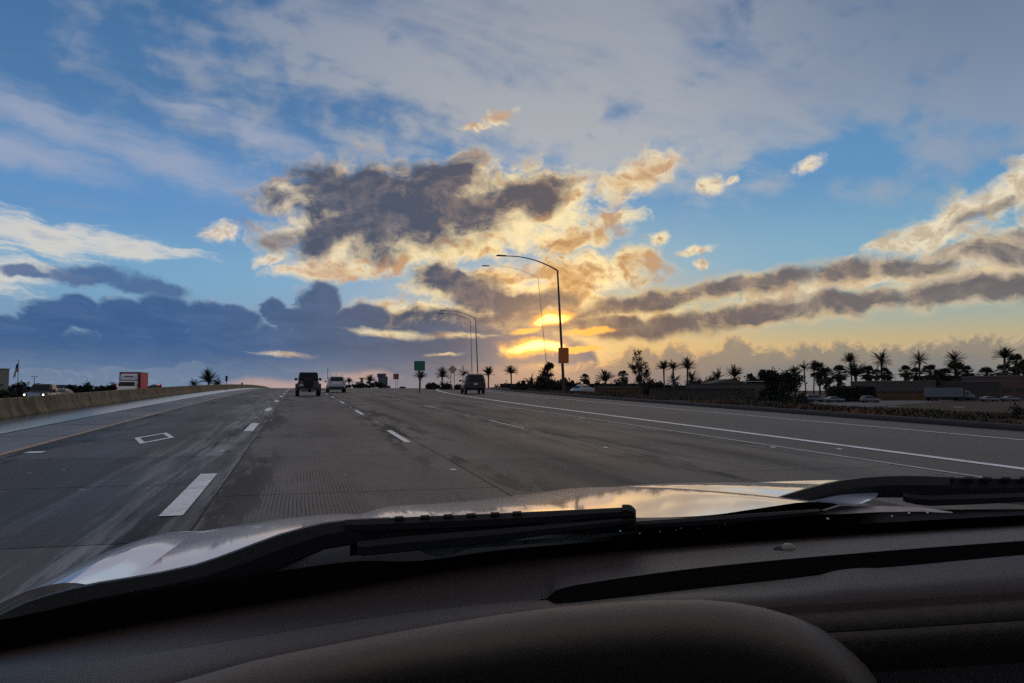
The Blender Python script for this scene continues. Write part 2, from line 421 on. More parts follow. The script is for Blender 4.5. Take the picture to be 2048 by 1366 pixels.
# ---------------------------------------------------------------- materials
MATS = {}
def mat(name, col, rough=0.6, metal=0.0, spec=0.5, coat=0.0, vary=0.0, vscale=3.0, bump=0.0, bscale=40.0, emit=None, estr=0.0, rand=0.0, col2=None, stretch=(1, 1, 1), objc=False):
    """principled surface with noise in its tone (vary), relief (bump) and tone per object (rand)"""
    if name in MATS: return MATS[name]
    m = bpy.data.materials.new(name); m.use_nodes = True; nt = m.node_tree; p = nt.nodes['Principled BSDF']
    p.inputs['Base Color'].default_value = (*col, 1); p.inputs['Roughness'].default_value = rough
    p.inputs['Metallic'].default_value = metal; p.inputs['Specular IOR Level'].default_value = spec
    p.inputs['Coat Weight'].default_value = coat; p.inputs['Coat Roughness'].default_value = 0.03
    if emit: p.inputs['Emission Color'].default_value = (*emit, 1); p.inputs['Emission Strength'].default_value = estr
    L = nt.links.new
    if vary or bump or rand:
        tcn = nt.nodes.new('ShaderNodeTexCoord'); mp = nt.nodes.new('ShaderNodeMapping'); mp.inputs[3].default_value = stretch
        geo = nt.nodes.new('ShaderNodeNewGeometry')
        L((tcn.outputs['Object'] if objc else geo.outputs['Position']), mp.inputs[0])
    last = None
    if vary:
        n = nt.nodes.new('ShaderNodeTexNoise'); n.inputs['Scale'].default_value = vscale; n.inputs['Detail'].default_value = 6; n.inputs['Roughness'].default_value = 0.6
        L(mp.outputs[0], n.inputs['Vector'])
        mr = nt.nodes.new('ShaderNodeMapRange'); mr.inputs[1].default_value = 0.3; mr.inputs[2].default_value = 0.7
        L(n.outputs[0], mr.inputs[0])
        mx = nt.nodes.new('ShaderNodeMix'); mx.data_type = 'RGBA'
        c2 = col2 or tuple(min(1, c*(1 + vary)) for c in col); c1 = col if col2 else tuple(c*(1 - vary) for c in col)
        mx.inputs[6].default_value = (*c1, 1); mx.inputs[7].default_value = (*c2, 1)
        L(mr.outputs[0], mx.inputs[0]); last = mx.outputs[2]
    if rand:
        oi = nt.nodes.new('ShaderNodeObjectInfo'); mr2 = nt.nodes.new('ShaderNodeMapRange')
        mr2.inputs[3].default_value = 1 - rand; mr2.inputs[4].default_value = 1 + rand
        L(oi.outputs['Random'], mr2.inputs[0])
        hs = nt.nodes.new('ShaderNodeHueSaturation'); hs.inputs['Color'].default_value = (*col, 1)
        L(mr2.outputs[0], hs.inputs['Value'])
        if last: L(last, hs.inputs['Color'])
        last = hs.outputs[0]
    if last: L(last, p.inputs['Base Color'])
    if bump:
        n2 = nt.nodes.new('ShaderNodeTexNoise'); n2.inputs['Scale'].default_value = bscale; n2.inputs['Detail'].default_value = 4
        L(mp.outputs[0], n2.inputs['Vector'])
        bp = nt.nodes.new('ShaderNodeBump'); bp.inputs['Strength'].default_value = bump; bp.inputs['Distance'].default_value = 0.01
        L(n2.outputs[0], bp.inputs['Height']); L(bp.outputs[0], p.inputs['Normal'])
    MATS[name] = m
    return m
# ---------------------------------------------------------------- freeway surface
class NB_:
    """tiny node builder for the road materials"""
    def __init__(s, name):
        s.m = bpy.data.materials.new(name); s.m.use_nodes = True; s.nt = s.m.node_tree; s.p = s.nt.nodes['Principled BSDF']
    def n(s, t, **kw):
        o = s.nt.nodes.new(t)
        for k, v in kw.items(): setattr(o, k, v)
        return o
    def link(s, a, b): s.nt.links.new(a, b)
    def math(s, op, a, b=None, c=None, clamp=False):
        o = s.n('ShaderNodeMath', operation=op, use_clamp=clamp)
        for i, v in enumerate((a, b, c)):
            if v is None: continue
            if isinstance(v, (int, float)): o.inputs[i].default_value = v
            else: s.link(v, o.inputs[i])
        return o.outputs[0]
    def noise(s, vec, scale, detail=5, rough=0.6, stretch=(1, 1, 1)):
        mp = s.n('ShaderNodeMapping'); mp.inputs[3].default_value = stretch; s.link(vec, mp.inputs[0])
        o = s.n('ShaderNodeTexNoise'); o.inputs['Scale'].default_value = scale; o.inputs['Detail'].default_value = detail; o.inputs['Roughness'].default_value = rough
        s.link(mp.outputs[0], o.inputs['Vector']); return o.outputs[0]
    def step(s, x, a, b, lo=0.0, hi=1.0):
        o = s.n('ShaderNodeMapRange', interpolation_type='SMOOTHSTEP')
        s.link(x, o.inputs[0])
        for i, v in enumerate((a, b, lo, hi)): o.inputs[i + 1].default_value = v
        return o.outputs[0]
    def mix(s, f, a, b):
        o = s.n('ShaderNodeMix', data_type='RGBA')
        for i, v in ((0, f), (6, a), (7, b)):
            if isinstance(v, (int, float)): o.inputs[i].default_value = v
            elif isinstance(v, tuple): o.inputs[i].default_value = (*v, 1)
            else: s.link(v, o.inputs[i])
        return o.outputs[2]

def concrete(name, tone, groove=0.0, oil=0.5, streak=0.0, rough=0.62):
    b = NB_(name)
    geo = b.n('ShaderNodeNewGeometry'); pos = geo.outputs['Position']
    tco = b.n('ShaderNodeTexCoord'); ob = b.n('ShaderNodeSeparateXYZ'); b.link(tco.outputs['Object'], ob.inputs[0]); lx = ob.outputs[0]
    oi = b.n('ShaderNodeObjectInfo')
    fine = b.noise(pos, 9.0, 8, 0.7)
    big = b.noise(pos, 0.5, 4, 0.6, (1.0, 0.25, 1))
    lon = b.noise(pos, 1.6, 5, 0.6, (1.0, 0.07, 1))         # wear drawn out along the lane
    c = b.mix(b.step(big, 0.3, 0.7), tuple(k*0.62 for k in tone), tuple(k*1.25 for k in tone))
    pat = b.noise(pos, 0.16, 5, 0.65, (1.0, 0.45, 1))
    c = b.mix(b.step(pat, 0.50, 0.66, 0.0, 0.55), c, tuple(k*0.55 for k in tone))
    c = b.mix(b.math('MULTIPLY', b.step(fine, 0.35, 0.75), 0.45), c, tuple(k*0.62 for k in tone))
    # oil drip band along the lane's middle, paler wheel paths
    g = b.math('POWER', 2.718, b.math('MULTIPLY', b.math('POWER', b.math('ABSOLUTE', lx), 2.0), -1.7))
    om = b.math('MULTIPLY', b.math('MULTIPLY', g, b.step(lon, 0.22, 0.56)), oil)
    c = b.mix(om, c, tuple(k*0.34 for k in tone))
    # rubber stains beside the joint
    e = b.step(b.math('ABSOLUTE', lx), 0.80, 1.45)
    em = b.math('MULTIPLY', b.math('MULTIPLY', e, b.step(b.noise(pos, 1.1, 6, 0.7, (1.5, 0.22, 1)), 0.46, 0.56)), 0.95)
    c = b.mix(em, c, tuple(k*0.16 for k in tone))
    if streak:
        sm = b.math('MULTIPLY', b.step(b.noise(pos, 2.2, 6, 0.70, (1.8, 0.07, 1)), 0.44, 0.62), b.math('MULTIPLY', b.step(lx, -0.4, 1.3), streak))
        c = b.mix(sm, c, (tone[0]*2.3, tone[1]*2.45, tone[2]*2.65))
    hs = b.n('ShaderNodeHueSaturation'); b.link(c, hs.inputs['Color']); b.link(b.step(oi.outputs['Random'], 0.0, 1.0, 0.80, 1.18), hs.inputs['Value']); c = hs.outputs[0]
    hgt = b.math('MULTIPLY', fine, 0.5)
    if groove:
        sp = b.n('ShaderNodeSeparateXYZ'); b.link(pos, sp.inputs[0])
        wob = b.math('MULTIPLY', b.noise(pos, 0.8, 2, 0.5), 0.03)
        w = b.math('SINE', b.math('MULTIPLY', b.math('ADD', sp.outputs[0], wob), 2*PI/0.046))
        gm = b.math('MULTIPLY', b.step(w, 0.25, 0.95), b.step(b.noise(pos, 1.3, 5, 0.65, (1.2, 0.5, 1)), 0.36, 0.60))
        c = b.mix(b.math('MULTIPLY', gm, groove), c, tuple(k*0.28 for k in tone))
        hgt = b.math('SUBTRACT', hgt, b.math('MULTIPLY', gm, 0.6))
    b.p.inputs['Specular IOR Level'].default_value = 0.14
    b.link(c, b.p.inputs['Base Color'])
    b.link(b.step(big, 0.3, 0.7, rough - 0.08, rough + 0.10), b.p.inputs['Roughness'])
    bp = b.n('ShaderNodeBump'); bp.inputs['Strength'].default_value = 0.5; bp.inputs['Distance'].default_value = 0.004
    b.link(hgt, bp.inputs['Height']); b.link(bp.outputs[0], b.p.inputs['Normal'])
    return b.m
TONE = (0.150, 0.130, 0.113)
M_hov = concrete('concrete_carpool_lane', (0.082, 0.076, 0.071), 0.0, 0.55, 1.0, 0.56)
M_lane = concrete('concrete_grooved', TONE, 1.0, 0.25)
M_lane2 = concrete('concrete_worn', TONE, 0.25, 1.0)
M_shoulder = concrete('concrete_shoulder', (0.150, 0.144, 0.142), 0.0, 0.2, 0.25, 0.5)
M_joint = mat('joint_filler', (0.02, 0.019, 0.018), 0.8)
def asphalt():
    b = NB_('asphalt')
    geo = b.n('ShaderNodeNewGeometry'); pos = geo.outputs['Position']
    big = b.noise(pos, 0.35, 5, 0.6, (1, 0.22, 1)); fine = b.noise(pos, 60.0, 3, 0.7)
    c = b.mix(b.step(big, 0.3, 0.7), (0.062, 0.054, 0.047), (0.088, 0.077, 0.068))
    c = b.mix(b.math('MULTIPLY', b.step(fine, 0.4, 0.7), 0.4), c, (0.16, 0.15, 0.14))
    b.link(c, b.p.inputs['Base Color']); b.p.inputs['Roughness'].default_value = 0.66; b.p.inputs['Specular IOR Level'].default_value = 0.2
    bp = b.n('ShaderNodeBump'); bp.inputs['Strength'].default_value = 0.4; bp.inputs['Distance'].default_value = 0.004
    b.link(fine, bp.inputs['Height']); b.link(bp.outputs[0], b.p.inputs['Normal'])
    return b.m
M_asph = asphalt()
M_wet = mat('wet_gutter_concrete', (0.10, 0.105, 0.115), 0.20, spec=0.9, vary=0.45, vscale=0.8, stretch=(1, 0.12, 1), bump=0.05, bscale=12)
def paint(name, col, worn=0.30):
    b = NB_(name)
    geo = b.n('ShaderNodeNewGeometry'); n = b.noise(geo.outputs['Position'], 14.0, 8, 0.75)
    n2 = b.noise(geo.outputs['Position'], 2.2, 5, 0.65)
    c = b.mix(b.step(n, 0.46, 0.70, 0.0, worn*2.2), col, tuple(k*0.30 for k in col))
    c = b.mix(b.step(n2, 0.45, 0.7, 0.0, worn*1.3), c, tuple(k*0.30 for k in col))
    b.link(c, b.p.inputs['Base Color']); b.p.inputs['Roughness'].default_value = 0.55
    return b.m
M_white = paint('white_road_paint', (0.78, 0.78, 0.77))
M_yellow = paint('yellow_road_paint', (0.42, 0.24, 0.11), 0.45)
M_faint = paint('worn_white_road_paint', (0.40, 0.39, 0.38), 0.45)

YS = [-12 + 2.0*i for i in range(12)] + [12 + 4.0*i for i in range(80)]
def ribbon(x0, x1, ys, dz, z=None, mbuild=None):
    """a strip of road surface between two edges"""
    f0 = x0 if callable(x0) else (lambda y: x0); f1 = x1 if callable(x1) else (lambda y: x1)
    mb = mbuild or MB(); vs = []
    for y in ys: vs += [(f0(y), y, (z or zr)(y) + dz), (f1(y), y, (z or zr)(y) + dz)]
    mb.add(vs, [(2*i, 2*i + 1, 2*i + 3, 2*i + 2) for i in range(len(ys) - 1)])
    return mb
road = tag(ribbon(-9.40, 10.30, YS, 0.0).build('road', M_joint, fix=False), kind='structure')
X_L1, X_L2, X_L3, X_E = -1.00, 2.60, 6.45, 10.15
cols = [(-7.15, -5.25, M_shoulder, 4.6, 0.0), (-5.23, X_L1, M_hov, 3.95, 1.95), (X_L1 + 0.02, X_L2, M_lane, 4.7, 2.4), (X_L2 + 0.02, X_L3, M_lane2, 4.7, 1.2), (X_L3 + 0.02, X_E, M_lane2, 4.7, 3.3)]
for x0, x1, mt, ln_, ph in cols:
    w = x1 - x0
    me = MB().box((0, 0, -0.03), (w, ln_ - (0.11 if mt is M_shoulder else 0.028), 0.06)).mesh('slab'); me.materials.append(mt)
    y = -6.0 + ph; last = y
    while y < 62:
        o = bpy.data.objects.new('slab', me); COL.objects.link(o); o.parent = road
        yc = y + ln_/2
        o.location = ((x0 + x1)/2 + 0.0, yc, zr(yc) + 0.010); o.rotation_euler = (math.atan(G_ - 2*K_*max(yc, 0)), 0, 0)
        y += ln_
    far = ribbon(-w/2, w/2, [y + 4.0*i for i in range(int((320 - y)/4))], 0.010).build('concrete_surface', mt, road, fix=False)
    far.location = ((x0 + x1)/2, 0, 0)
# wet gutter along the barrier
gut = tag(ribbon(-9.38, -7.17, YS, 0.022).build('gutter', M_wet, fix=False), kind='structure')
# exit ramp and shoulder in asphalt
ramp = tag(ribbon(10.17, lambda y: 20.2 + shift_r(y), YS[:-25], 0.014).build('ramp', M_asph, fix=False), kind='structure')

def mark(name, x0, x1, ya, yb, m, dz=0.019, step=3.0):
    n = max(1, int((yb - ya)/step)); ys = [ya + (yb - ya)*i/n for i in range(n + 1)]
    return ribbon(x0, x1, ys, dz).build(name, m, road, fix=False)
# carpool lane dashes: short and broad
yy = 9.15 - 13.1
for i in range(12): mark('lane_dash', X_L1 - 0.42, X_L1 - 0.18, yy, yy + 3.7, M_white); yy += 13.1 if i < 2 else 12.6
yy = 17.9 - 13.2
for i in range(12): mark('lane_dash', X_L2 - 0.28, X_L2 - 0.13, yy, yy + 4.0, M_white); yy += 13.2
yy = 21.9
for i in range(9): mark('lane_dash', X_L3 - 0.24, X_L3 - 0.10, yy, yy + 4.4, M_faint); yy += 14.6
# edge lines
mark('edge_line', -5.40, -5.27, -6, 300, M_yellow, 0.019)
mark('edge_line', 10.02, 10.14, -6, 200, M_faint, 0.019)
mark('edge_line', lambda y: 11.55 + shift_r(y)*1.0 - 0.9*max(0, 1 - abs(y)/18.0)*0, lambda y: 11.80 + shift_r(y), -6, 175, M_white, 0.023)
mark('edge_line', lambda y: 17.05 + shift_r(y), lambda y: 17.17 + shift_r(y), -6, 150, M_white, 0.023)
# carpool diamond
def diamond(cx, cy, hw, hl, t, tl):
    o = [(cx, cy - hl), (cx + hw, cy), (cx, cy + hl), (cx - hw, cy)]; i_ = [(cx, cy - hl + tl), (cx + hw - t, cy), (cx, cy + hl - tl), (cx - hw + t, cy)]
    mb = MB(); mb.add([(x, y, zr(y) + 0.019) for x, y in o + i_], [(k, (k + 1) % 4, (k + 1) % 4 + 4, k + 4) for k in range(4)])
    return mb.build('carpool_diamond', M_white, road, fix=False)
diamond(-3.30, 20.4, 0.44, 1.75, 0.12, 0.50)
diamond(-3.30, 64.0, 0.44, 1.75, 0.12, 0.50)
mark('paint_scrap', -5.02, -4.72, 16.9, 17.25, M_white)
# raised reflective markers
M_marker = mat('ceramic_marker', (0.55, 0.53, 0.48), 0.35, coat=0.3)
for x, y in [(2.40, 12.55), (2.40, 25.6), (2.40, 38.6), (6.28, 15.7), (6.28, 9.0), (6.28, 30.0), (-1.45, 16.6), (-1.45, 29.4), (9.85, 15.0), (11.05, 14.4), (9.85, 27.0), (2.40, 51.6), (-1.45, 41.8)]:
    r_ = 0.062
    o = MB().loft([[(r_*k*math.cos(2*PI*i/10), r_*1.0*k*math.sin(2*PI*i/10), z) for i in range(10)] for k, z in ((1.0, 0.0), (0.92, 0.010), (0.6, 0.019), (0.15, 0.023))]).build('road_marker', M_marker, road, (x, y, zr(y) + 0.010))
# bits of grit on the lanes
M_grit = mat('grit', (0.30, 0.29, 0.27), 0.8, rand=0.4)
gm_ = MB().loft([[(0.03*k*math.cos(2*PI*i/6), 0.03*k*math.sin(2*PI*i/6), z) for i in range(6)] for k, z in ((1, 0), (0.8, 0.012), (0.3, 0.02))]).mesh('pebble'); gm_.materials.append(M_grit)
for i in range(70):
    o = bpy.data.objects.new('pebble', gm_); COL.objects.link(o); o.parent = road
    y = rnd.uniform(5.5, 22); x = rnd.uniform(-4.5, 10); s_ = rnd.uniform(0.2, 0.75)
    o.location = (x, y, zr(y) + 0.010); o.scale = (s_*rnd.uniform(0.8, 2.0), s_, s_*0.6); o.rotation_euler = (0, 0, rnd.uniform(0, 6))

# ---------------------------------------------------------------- opposing carriageway, barrier, dike
zo = lambda y: 0.22 - (0.0 if y < 160 else (y - 160)*0.012)      # the other carriageway stays low
tag(ribbon(-26.0, -10.0, YS, 0.012, z=zo).build('opposing_road', M_asph, fix=False), kind='structure')
M_barrier = mat('barrier_concrete', (0.175, 0.128, 0.078), 0.9, spec=0.2, vary=0.55, vscale=1.6, stretch=(1, 1.2, 0.5), bump=0.5, bscale=20, rand=0.10)
barrier = thing('median_barrier', 'long weathered tan concrete barrier dividing the freeway', 'barrier', (-9.70, 0, 0))
BH = 0.69
prof = [(-0.30, -0.25), (0.30, -0.25), (0.30, 0.08), (0.17, 0.33), (0.085, BH - 0.02), (0.065, BH), (-0.065, BH), (-0.085, BH - 0.02), (-0.17, 0.33), (-0.30, 0.08)]
SEG = 6.0
for i in range(-2, 50):
    y0, y1 = i*SEG + 0.008, (i + 1)*SEG - 0.008
    MB().loft([[(x, y, z + zr(y)) for x, z in prof] for y in (y0, (y0 + y1)/2, y1)], smooth=False).build('barrier_section', M_barrier, barrier)
M_plate = mat('reflector_plate', (0.42, 0.38, 0.32), 0.5)
def barrier_plate(y, s, zc):
    MB().box((0.085 + (BH - zc)*0.12 + 0.01, 0, 0), (0.012, s, s)).build('reflector', M_plate, barrier, (0, y, zr(y) + zc))
for y, s, zc in ((20.9, 0.17, 0.68), (52.0, 0.12, 0.2), (18.6, 0.06, BH + 0.03), (68.0, 0.12, 0.2)): barrier_plate(y, s, zc)
# low asphalt dike on the shoulder's edge
M_dike = mat('dike_asphalt', (0.016, 0.015, 0.014), 0.9, vary=0.3, vscale=2.0, bump=0.4, bscale=30)
def dike_ring(y):
    e = 19.95 + shift_r(y); z = zr(y)
    return [(e, y, z + 0.0), (e + 0.10, y, z + 0.16), (e + 0.30, y, z + 0.20), (e + 0.55, y, z + 0.16), (e + 0.9, y, z - 0.1), (e + 0.3, y, z - 0.3)]
tag(MB().loft([dike_ring(y) for y in YS[:-25]]).build('dike', M_dike), 'black asphalt dike edging the exit ramp shoulder', 'kerb')

# ---------------------------------------------------------------- ground
def sstep(x, a, b):
    t = min(1.0, max(0.0, (x - a)/(b - a))); return t*t*(3 - 2*t)
PLAT = -1.4
def gz(x, y):
    """terrain: a bank along the freeway, a plain 4 m below the eye around it"""
    far = sstep(y, 230, 330)
    zroad = zr(max(-30, min(y, 330)))
    base = zroad*(1 - far) + (PLAT - 1.5)*far
    if x < -9.9: base = 0.22*(1 - far) + (PLAT - 1.5)*far
    e = 20.4 + shift_r(min(y, 150)) if y < 150 else 20.4 + shift_r(150) + (y - 150)*0.15
    if x > e:
        d = x - e
        return (base - 0.02 + 0.08*sstep(d, 0.5, 3))*(1 - sstep(d, 4, 24)) + PLAT*sstep(d, 4, 24)
    if x < -26.2:
        d = -26.2 - x
        return (base - 0.05)*(1 - sstep(d, 2, 22)) + PLAT*0.75*sstep(d, 2, 22)
    return base - 0.30
xs = [-6000, -2500, -1200, -600, -300, -180, -120, -80, -60, -50] + [-46 + 2*i for i in range(11)] + [-26.2, -25.0, -10, 5, 15, 19.0] + [20.5 + 1.5*i for i in range(40)] + [85, 95, 110, 130, 160, 200, 260, 340, 450, 600, 900, 1500, 3000, 7000]
ysg = [-400, -150, -60, -30, -12] + [-6 + 4*i for i in range(60)] + [240, 260, 280, 300, 330, 370, 420, 500, 650, 900, 1400, 2400, 4500, 9000]
mb = MB(); vs = []
for y in ysg:
    for x in xs:
        vs.append((x, y, gz(x, y) + (0.06*math.sin(x*1.7 + y*0.9)*math.sin(y*1.3) if x > 21 and x < 60 else 0)))
n_ = len(xs)
mb.add(vs, [(j*n_ + i, j*n_ + i + 1, (j + 1)*n_ + i + 1, (j + 1)*n_ + i) for j in range(len(ysg) - 1) for i in range(n_ - 1)], True)
def soil():
    b = NB_('dry_verge_soil')
    geo = b.n('ShaderNodeNewGeometry'); pos = geo.outputs['Position']
    a_ = b.noise(pos, 0.25, 6, 0.65); f_ = b.noise(pos, 5.0, 6, 0.7)
    c = b.mix(b.step(a_, 0.35, 0.65), (0.030, 0.026, 0.016), (0.075, 0.046, 0.024))
    c = b.mix(b.math('MULTIPLY', b.step(f_, 0.4, 0.7), 0.6), c, (0.024, 0.026, 0.014))
    b.link(c, b.p.inputs['Base Color']); b.p.inputs['Roughness'].default_value = 0.95; b.p.inputs['Specular IOR Level'].default_value = 0.2
    bp = b.n('ShaderNodeBump'); bp.inputs['Strength'].default_value = 0.6; bp.inputs['Distance'].default_value = 0.05
    b.link(f_, bp.inputs['Height']); b.link(bp.outputs[0], b.p.inputs['Normal'])
    return b.m
M_soil = soil()
tag(mb.build('ground', M_soil, fix=False), kind='structure')
# ---------------------------------------------------------------- the car we sit in
def curve(pts, n=None, xs=None):
    """smooth polyline through seen points (Catmull-Rom), sampled at given abscissae"""
    px = [p[0] for p in pts]; py = [p[1] for p in pts]
    def f(x):
        if x <= px[0]: return py[0] + (x - px[0])*(py[1] - py[0])/(px[1] - px[0])
        if x >= px[-1]: return py[-1] + (x - px[-1])*(py[-1] - py[-2])/(px[-1] - px[-2])
        i = max(k for k in range(len(px) - 1) if px[k] <= x)
        h = px[i + 1] - px[i]; t = (x - px[i])/h
        d = lambda k: 0.0 if k <= 0 or k >= len(px) - 1 else (py[k + 1] - py[k - 1])/(px[k + 1] - px[k - 1])
        m0 = d(i) if i > 0 else (py[1] - py[0])/(px[1] - px[0]); m1 = d(i + 1) if i + 1 < len(px) - 1 else (py[-1] - py[-2])/(px[-1] - px[-2])
        return (2*t**3 - 3*t**2 + 1)*py[i] + (t**3 - 2*t**2 + t)*h*m0 + (-2*t**3 + 3*t**2)*py[i + 1] + (t**3 - t**2)*h*m1
    return f
owncar = thing('car', 'white car we ride in, its bonnet, wipers and black dashboard ahead', 'car', (0.50, 0.3, 0.0))
def own(mb, name, m, parent=None, fix=True, smooth=True):
    """parts are given in world coordinates"""
    o = mb.build(name, m, None, fix=fix)
    p = parent or owncar
    o.parent = p
    off = Vector(owncar.location)
    o.matrix_parent_inverse = Matrix.Translation(-off) if p is owncar else Matrix.Identity(4)
    return o

M_paint = mat('white_pearl_paint', (0.40, 0.43, 0.53), 0.25, spec=0.5, coat=1.0, bump=0.02, bscale=900)
M_paint.node_tree.nodes['Principled BSDF'].inputs['Coat Roughness'].default_value = 0.065
M_paint.node_tree.nodes['Principled BSDF'].inputs['Coat IOR'].default_value = 1.9
M_trim = mat('black_trim_plastic', (0.007, 0.007, 0.008), 0.55, spec=0.3, bump=0.08, bscale=300)
M_rubber = mat('wiper_rubber', (0.006, 0.006, 0.007), 0.6, spec=0.3)
M_cowl = mat('cowl_plastic', (0.007, 0.007, 0.008), 0.6, spec=0.25, vary=0.3, vscale=30, bump=0.2, bscale=250)
M_dash = mat('dashboard_vinyl', (0.030, 0.020, 0.017), 0.46, spec=0.3, vary=0.1, vscale=90, bump=0.25, bscale=420)
M_roll = mat('instrument_hood_vinyl', (0.088, 0.066, 0.049), 0.55, spec=0.35, vary=0.08, vscale=40, bump=0.12, bscale=380)
M_black = mat('deep_black', (0.004, 0.004, 0.004), 0.8, spec=0.2)

CX = 0.50
def side_lift(t): return max(0.0, 0.0225 - 0.0185*t - 0.0085*t*t)
def hood_z(x, y):
    t = y - 1.15; u = (x - CX)
    k_ = sstep(u, -0.35, 0.0)
    z = (1.2955 - 0.0435*t - 0.0315*t*t - 0.065*max(0.0, t - 0.75)**2)*(1 - k_) + (1.318 - 0.062*t - 0.040*t*t)*k_
    z += 0.5*side_lift(t)*sstep(-u, 0.50, 0.72)
    if t > 0.98: z -= 1.1*(t - 0.98)**2
    z -= 0.050*u*u + 0.09*max(0.0, abs(u) - 0.40)**2
    z += 0.058*sstep(u, -0.15, 0.62)          # the car leans in the crossfall
    # raised middle panel with a soft crease on either side
    z += 0.010*(1 - sstep(abs(u + 0.0), 0.24, 0.34))
    z -= 0.006*math.exp(-((abs(u) - 0.345)/0.030)**2)
    return z
def fender_z(x, y):
    t = y - 1.15; u = abs(x - CX); sg = 1 if x > CX else -1
    z = hood_z(CX + sg*0.72, min(y, 2.12)) + (0.004 if sg > 0 else 0.5*side_lift(t)*sstep(u, 0.72, 0.79) - 0.002)
    ridge = (0.014 if sg > 0 else 0.002)*math.exp(-((u - 0.80)/0.055)**2)*(1 - 0.35*max(t, 0))
    return z + ridge - (2.0 if sg > 0 else 3.2)*max(0.0, u - (0.82 if sg > 0 else 0.785))**2 - (1.1*max(0, t - 0.93)**2)
def hood_edge(u): return 2.235 - 0.20*(abs(u)/0.72)**2.6
nx, ny = 72, 44
mb = MB(); vs = []
for j in range(ny + 1):
    for i in range(nx + 1):
        u = -0.72 + 1.44*i/nx; y0_ = 1.13 + 0.30*sstep(u, -0.74, -0.36) - 0.36*sstep(u, -0.25, 0.12) + 0.17*sstep(u, 0.36, 0.56); y = y0_ + (hood_edge(u) - y0_)*(j/ny)
        vs.append((CX + u, y, hood_z(CX + u, y)))
fs = [(j*(nx + 1) + i, j*(nx + 1) + i + 1, (j + 1)*(nx + 1) + i + 1, (j + 1)*(nx + 1) + i) for j in range(ny) for i in range(nx)]
mb.add(vs, fs, True)
nv = len(vs)      # turned-down front lip
lip = [(CX - 0.72 + 1.44*i/nx, hood_edge(-0.72 + 1.44*i/nx) + 0.03, hood_z(CX - 0.72 + 1.44*i/nx, hood_edge(-0.72 + 1.44*i/nx)) - 0.10) for i in range(nx + 1)]
mb.add([vs[ny*(nx + 1) + i] for i in range(nx + 1)] + lip, [(i, i + 1, nx + 2 + i, nx + 1 + i) for i in range(nx)], True)
hood = own(mb, 'hood', M_paint)
for sgn in (-1, 1):
    mb = MB(); vs = []; na, nb = 16, 40
    for j in range(nb + 1):
        for i in range(na + 1):
            u = 0.716 + 0.243*i/na; yb_ = 1.16 if sgn < 0 else 1.27; y = yb_ + (2.16 - yb_ - 0.14*(i/na)**2)*(j/nb)
            vs.append((CX + sgn*u, y, fender_z(CX + sgn*u, y)))
    mb.add(vs, [(j*(na + 1) + i, j*(na + 1) + i + 1, (j + 1)*(na + 1) + i + 1, (j + 1)*(na + 1) + i) for j in range(nb) for i in range(na)], True)
    own(mb, 'fender', M_paint)
# body below the bonnet: grille face and bumper, so the shell is closed towards the road
own(MB().box((CX, 1.55, 0.82), (1.70, 1.05, 0.60), bevel=0.08), 'engine_bay', M_black)
own(MB().box((CX, 2.17, 0.62), (1.72, 0.22, 0.50), bevel=0.10), 'bumper', M_paint)

# --- cowl between bonnet and windscreen
A_edge = curve([(-260, 1345), (0, 1300), (225, 1256), (600, 1192), (1000, 1124), (1400, 1087), (2048, 1046), (2300, 1036)])      # far edge of the dash
cols_ = list(range(-240, 2320, 40))
dA = lambda x: 0.86 + 0.285*sstep(x, -200, 900)
def Dd(px): return dA(px) + 0.085
cow_top = curve([(-260, 1300), (0, 1228), (200, 1185), (400, 1140), (700, 1078), (1000, 1052), (1270, 1036), (1450, 1030), (1700, 1016), (2048, 1012), (2300, 1010)])
mb = MB()
mb.loft([[T(x, A_edge(x) + 26, Dd(x)) for x in cols_], [T(x, A_edge(x) - 6, Dd(x) + 0.02) for x in cols_], [T(x, cow_top(x)*0.55 + A_edge(x)*0.45, Dd(x) + 0.06) for x in cols_], [T(x, cow_top(x) + 6, Dd(x) + 0.12) for x in cols_], [T(x, cow_top(x) + 12, Dd(x) + 0.16) for x in cols_]], closed=False)
cowl = own(mb, 'cowl', M_cowl)
# pale painted lip seen through the notch of the black glass border, its thin run rightward a lit cowl edge done in pale colour
M_lip = mat('cowl_lip', (0.34, 0.30, 0.27), 0.5, vary=0.3, vscale=60)
nt_top = curve([(836, 1098), (880, 1092), (930, 1087), (1100, 1076), (1200, 1068), (1290, 1060)]); nt_bot = curve([(836, 1099), (858, 1110), (882, 1115), (905, 1111), (930, 1099), (1000, 1093), (1150, 1081), (1290, 1063)])
xs_ = [836, 842, 850, 860, 872, 884, 896, 908, 920, 930, 945, 970, 1000, 1040, 1080, 1120, 1160, 1200, 1240, 1270, 1290]
mb = MB().loft([[T(x, nt_top(x), dA(x) + 0.045) for x in xs_], [T(x, nt_bot(x), dA(x) + 0.035) for x in xs_]], closed=False)
own(mb, 'cowl_lip', M_lip)
mb = MB().loft([[T(x, y0, 1.26) for x, y0, y1 in ((1630, 1027, 1029), (1680, 1012, 1028), (1760, 1012, 1024), (1840, 1014, 1023), (1905, 1024, 1026))], [T(x, y1, 1.235) for x, y0, y1 in ((1630, 1027, 1029), (1680, 1012, 1028), (1760, 1012, 1024), (1840, 1014, 1023), (1905, 1024, 1026))]], closed=False)
own(mb, 'cowl_lip', M_lip)
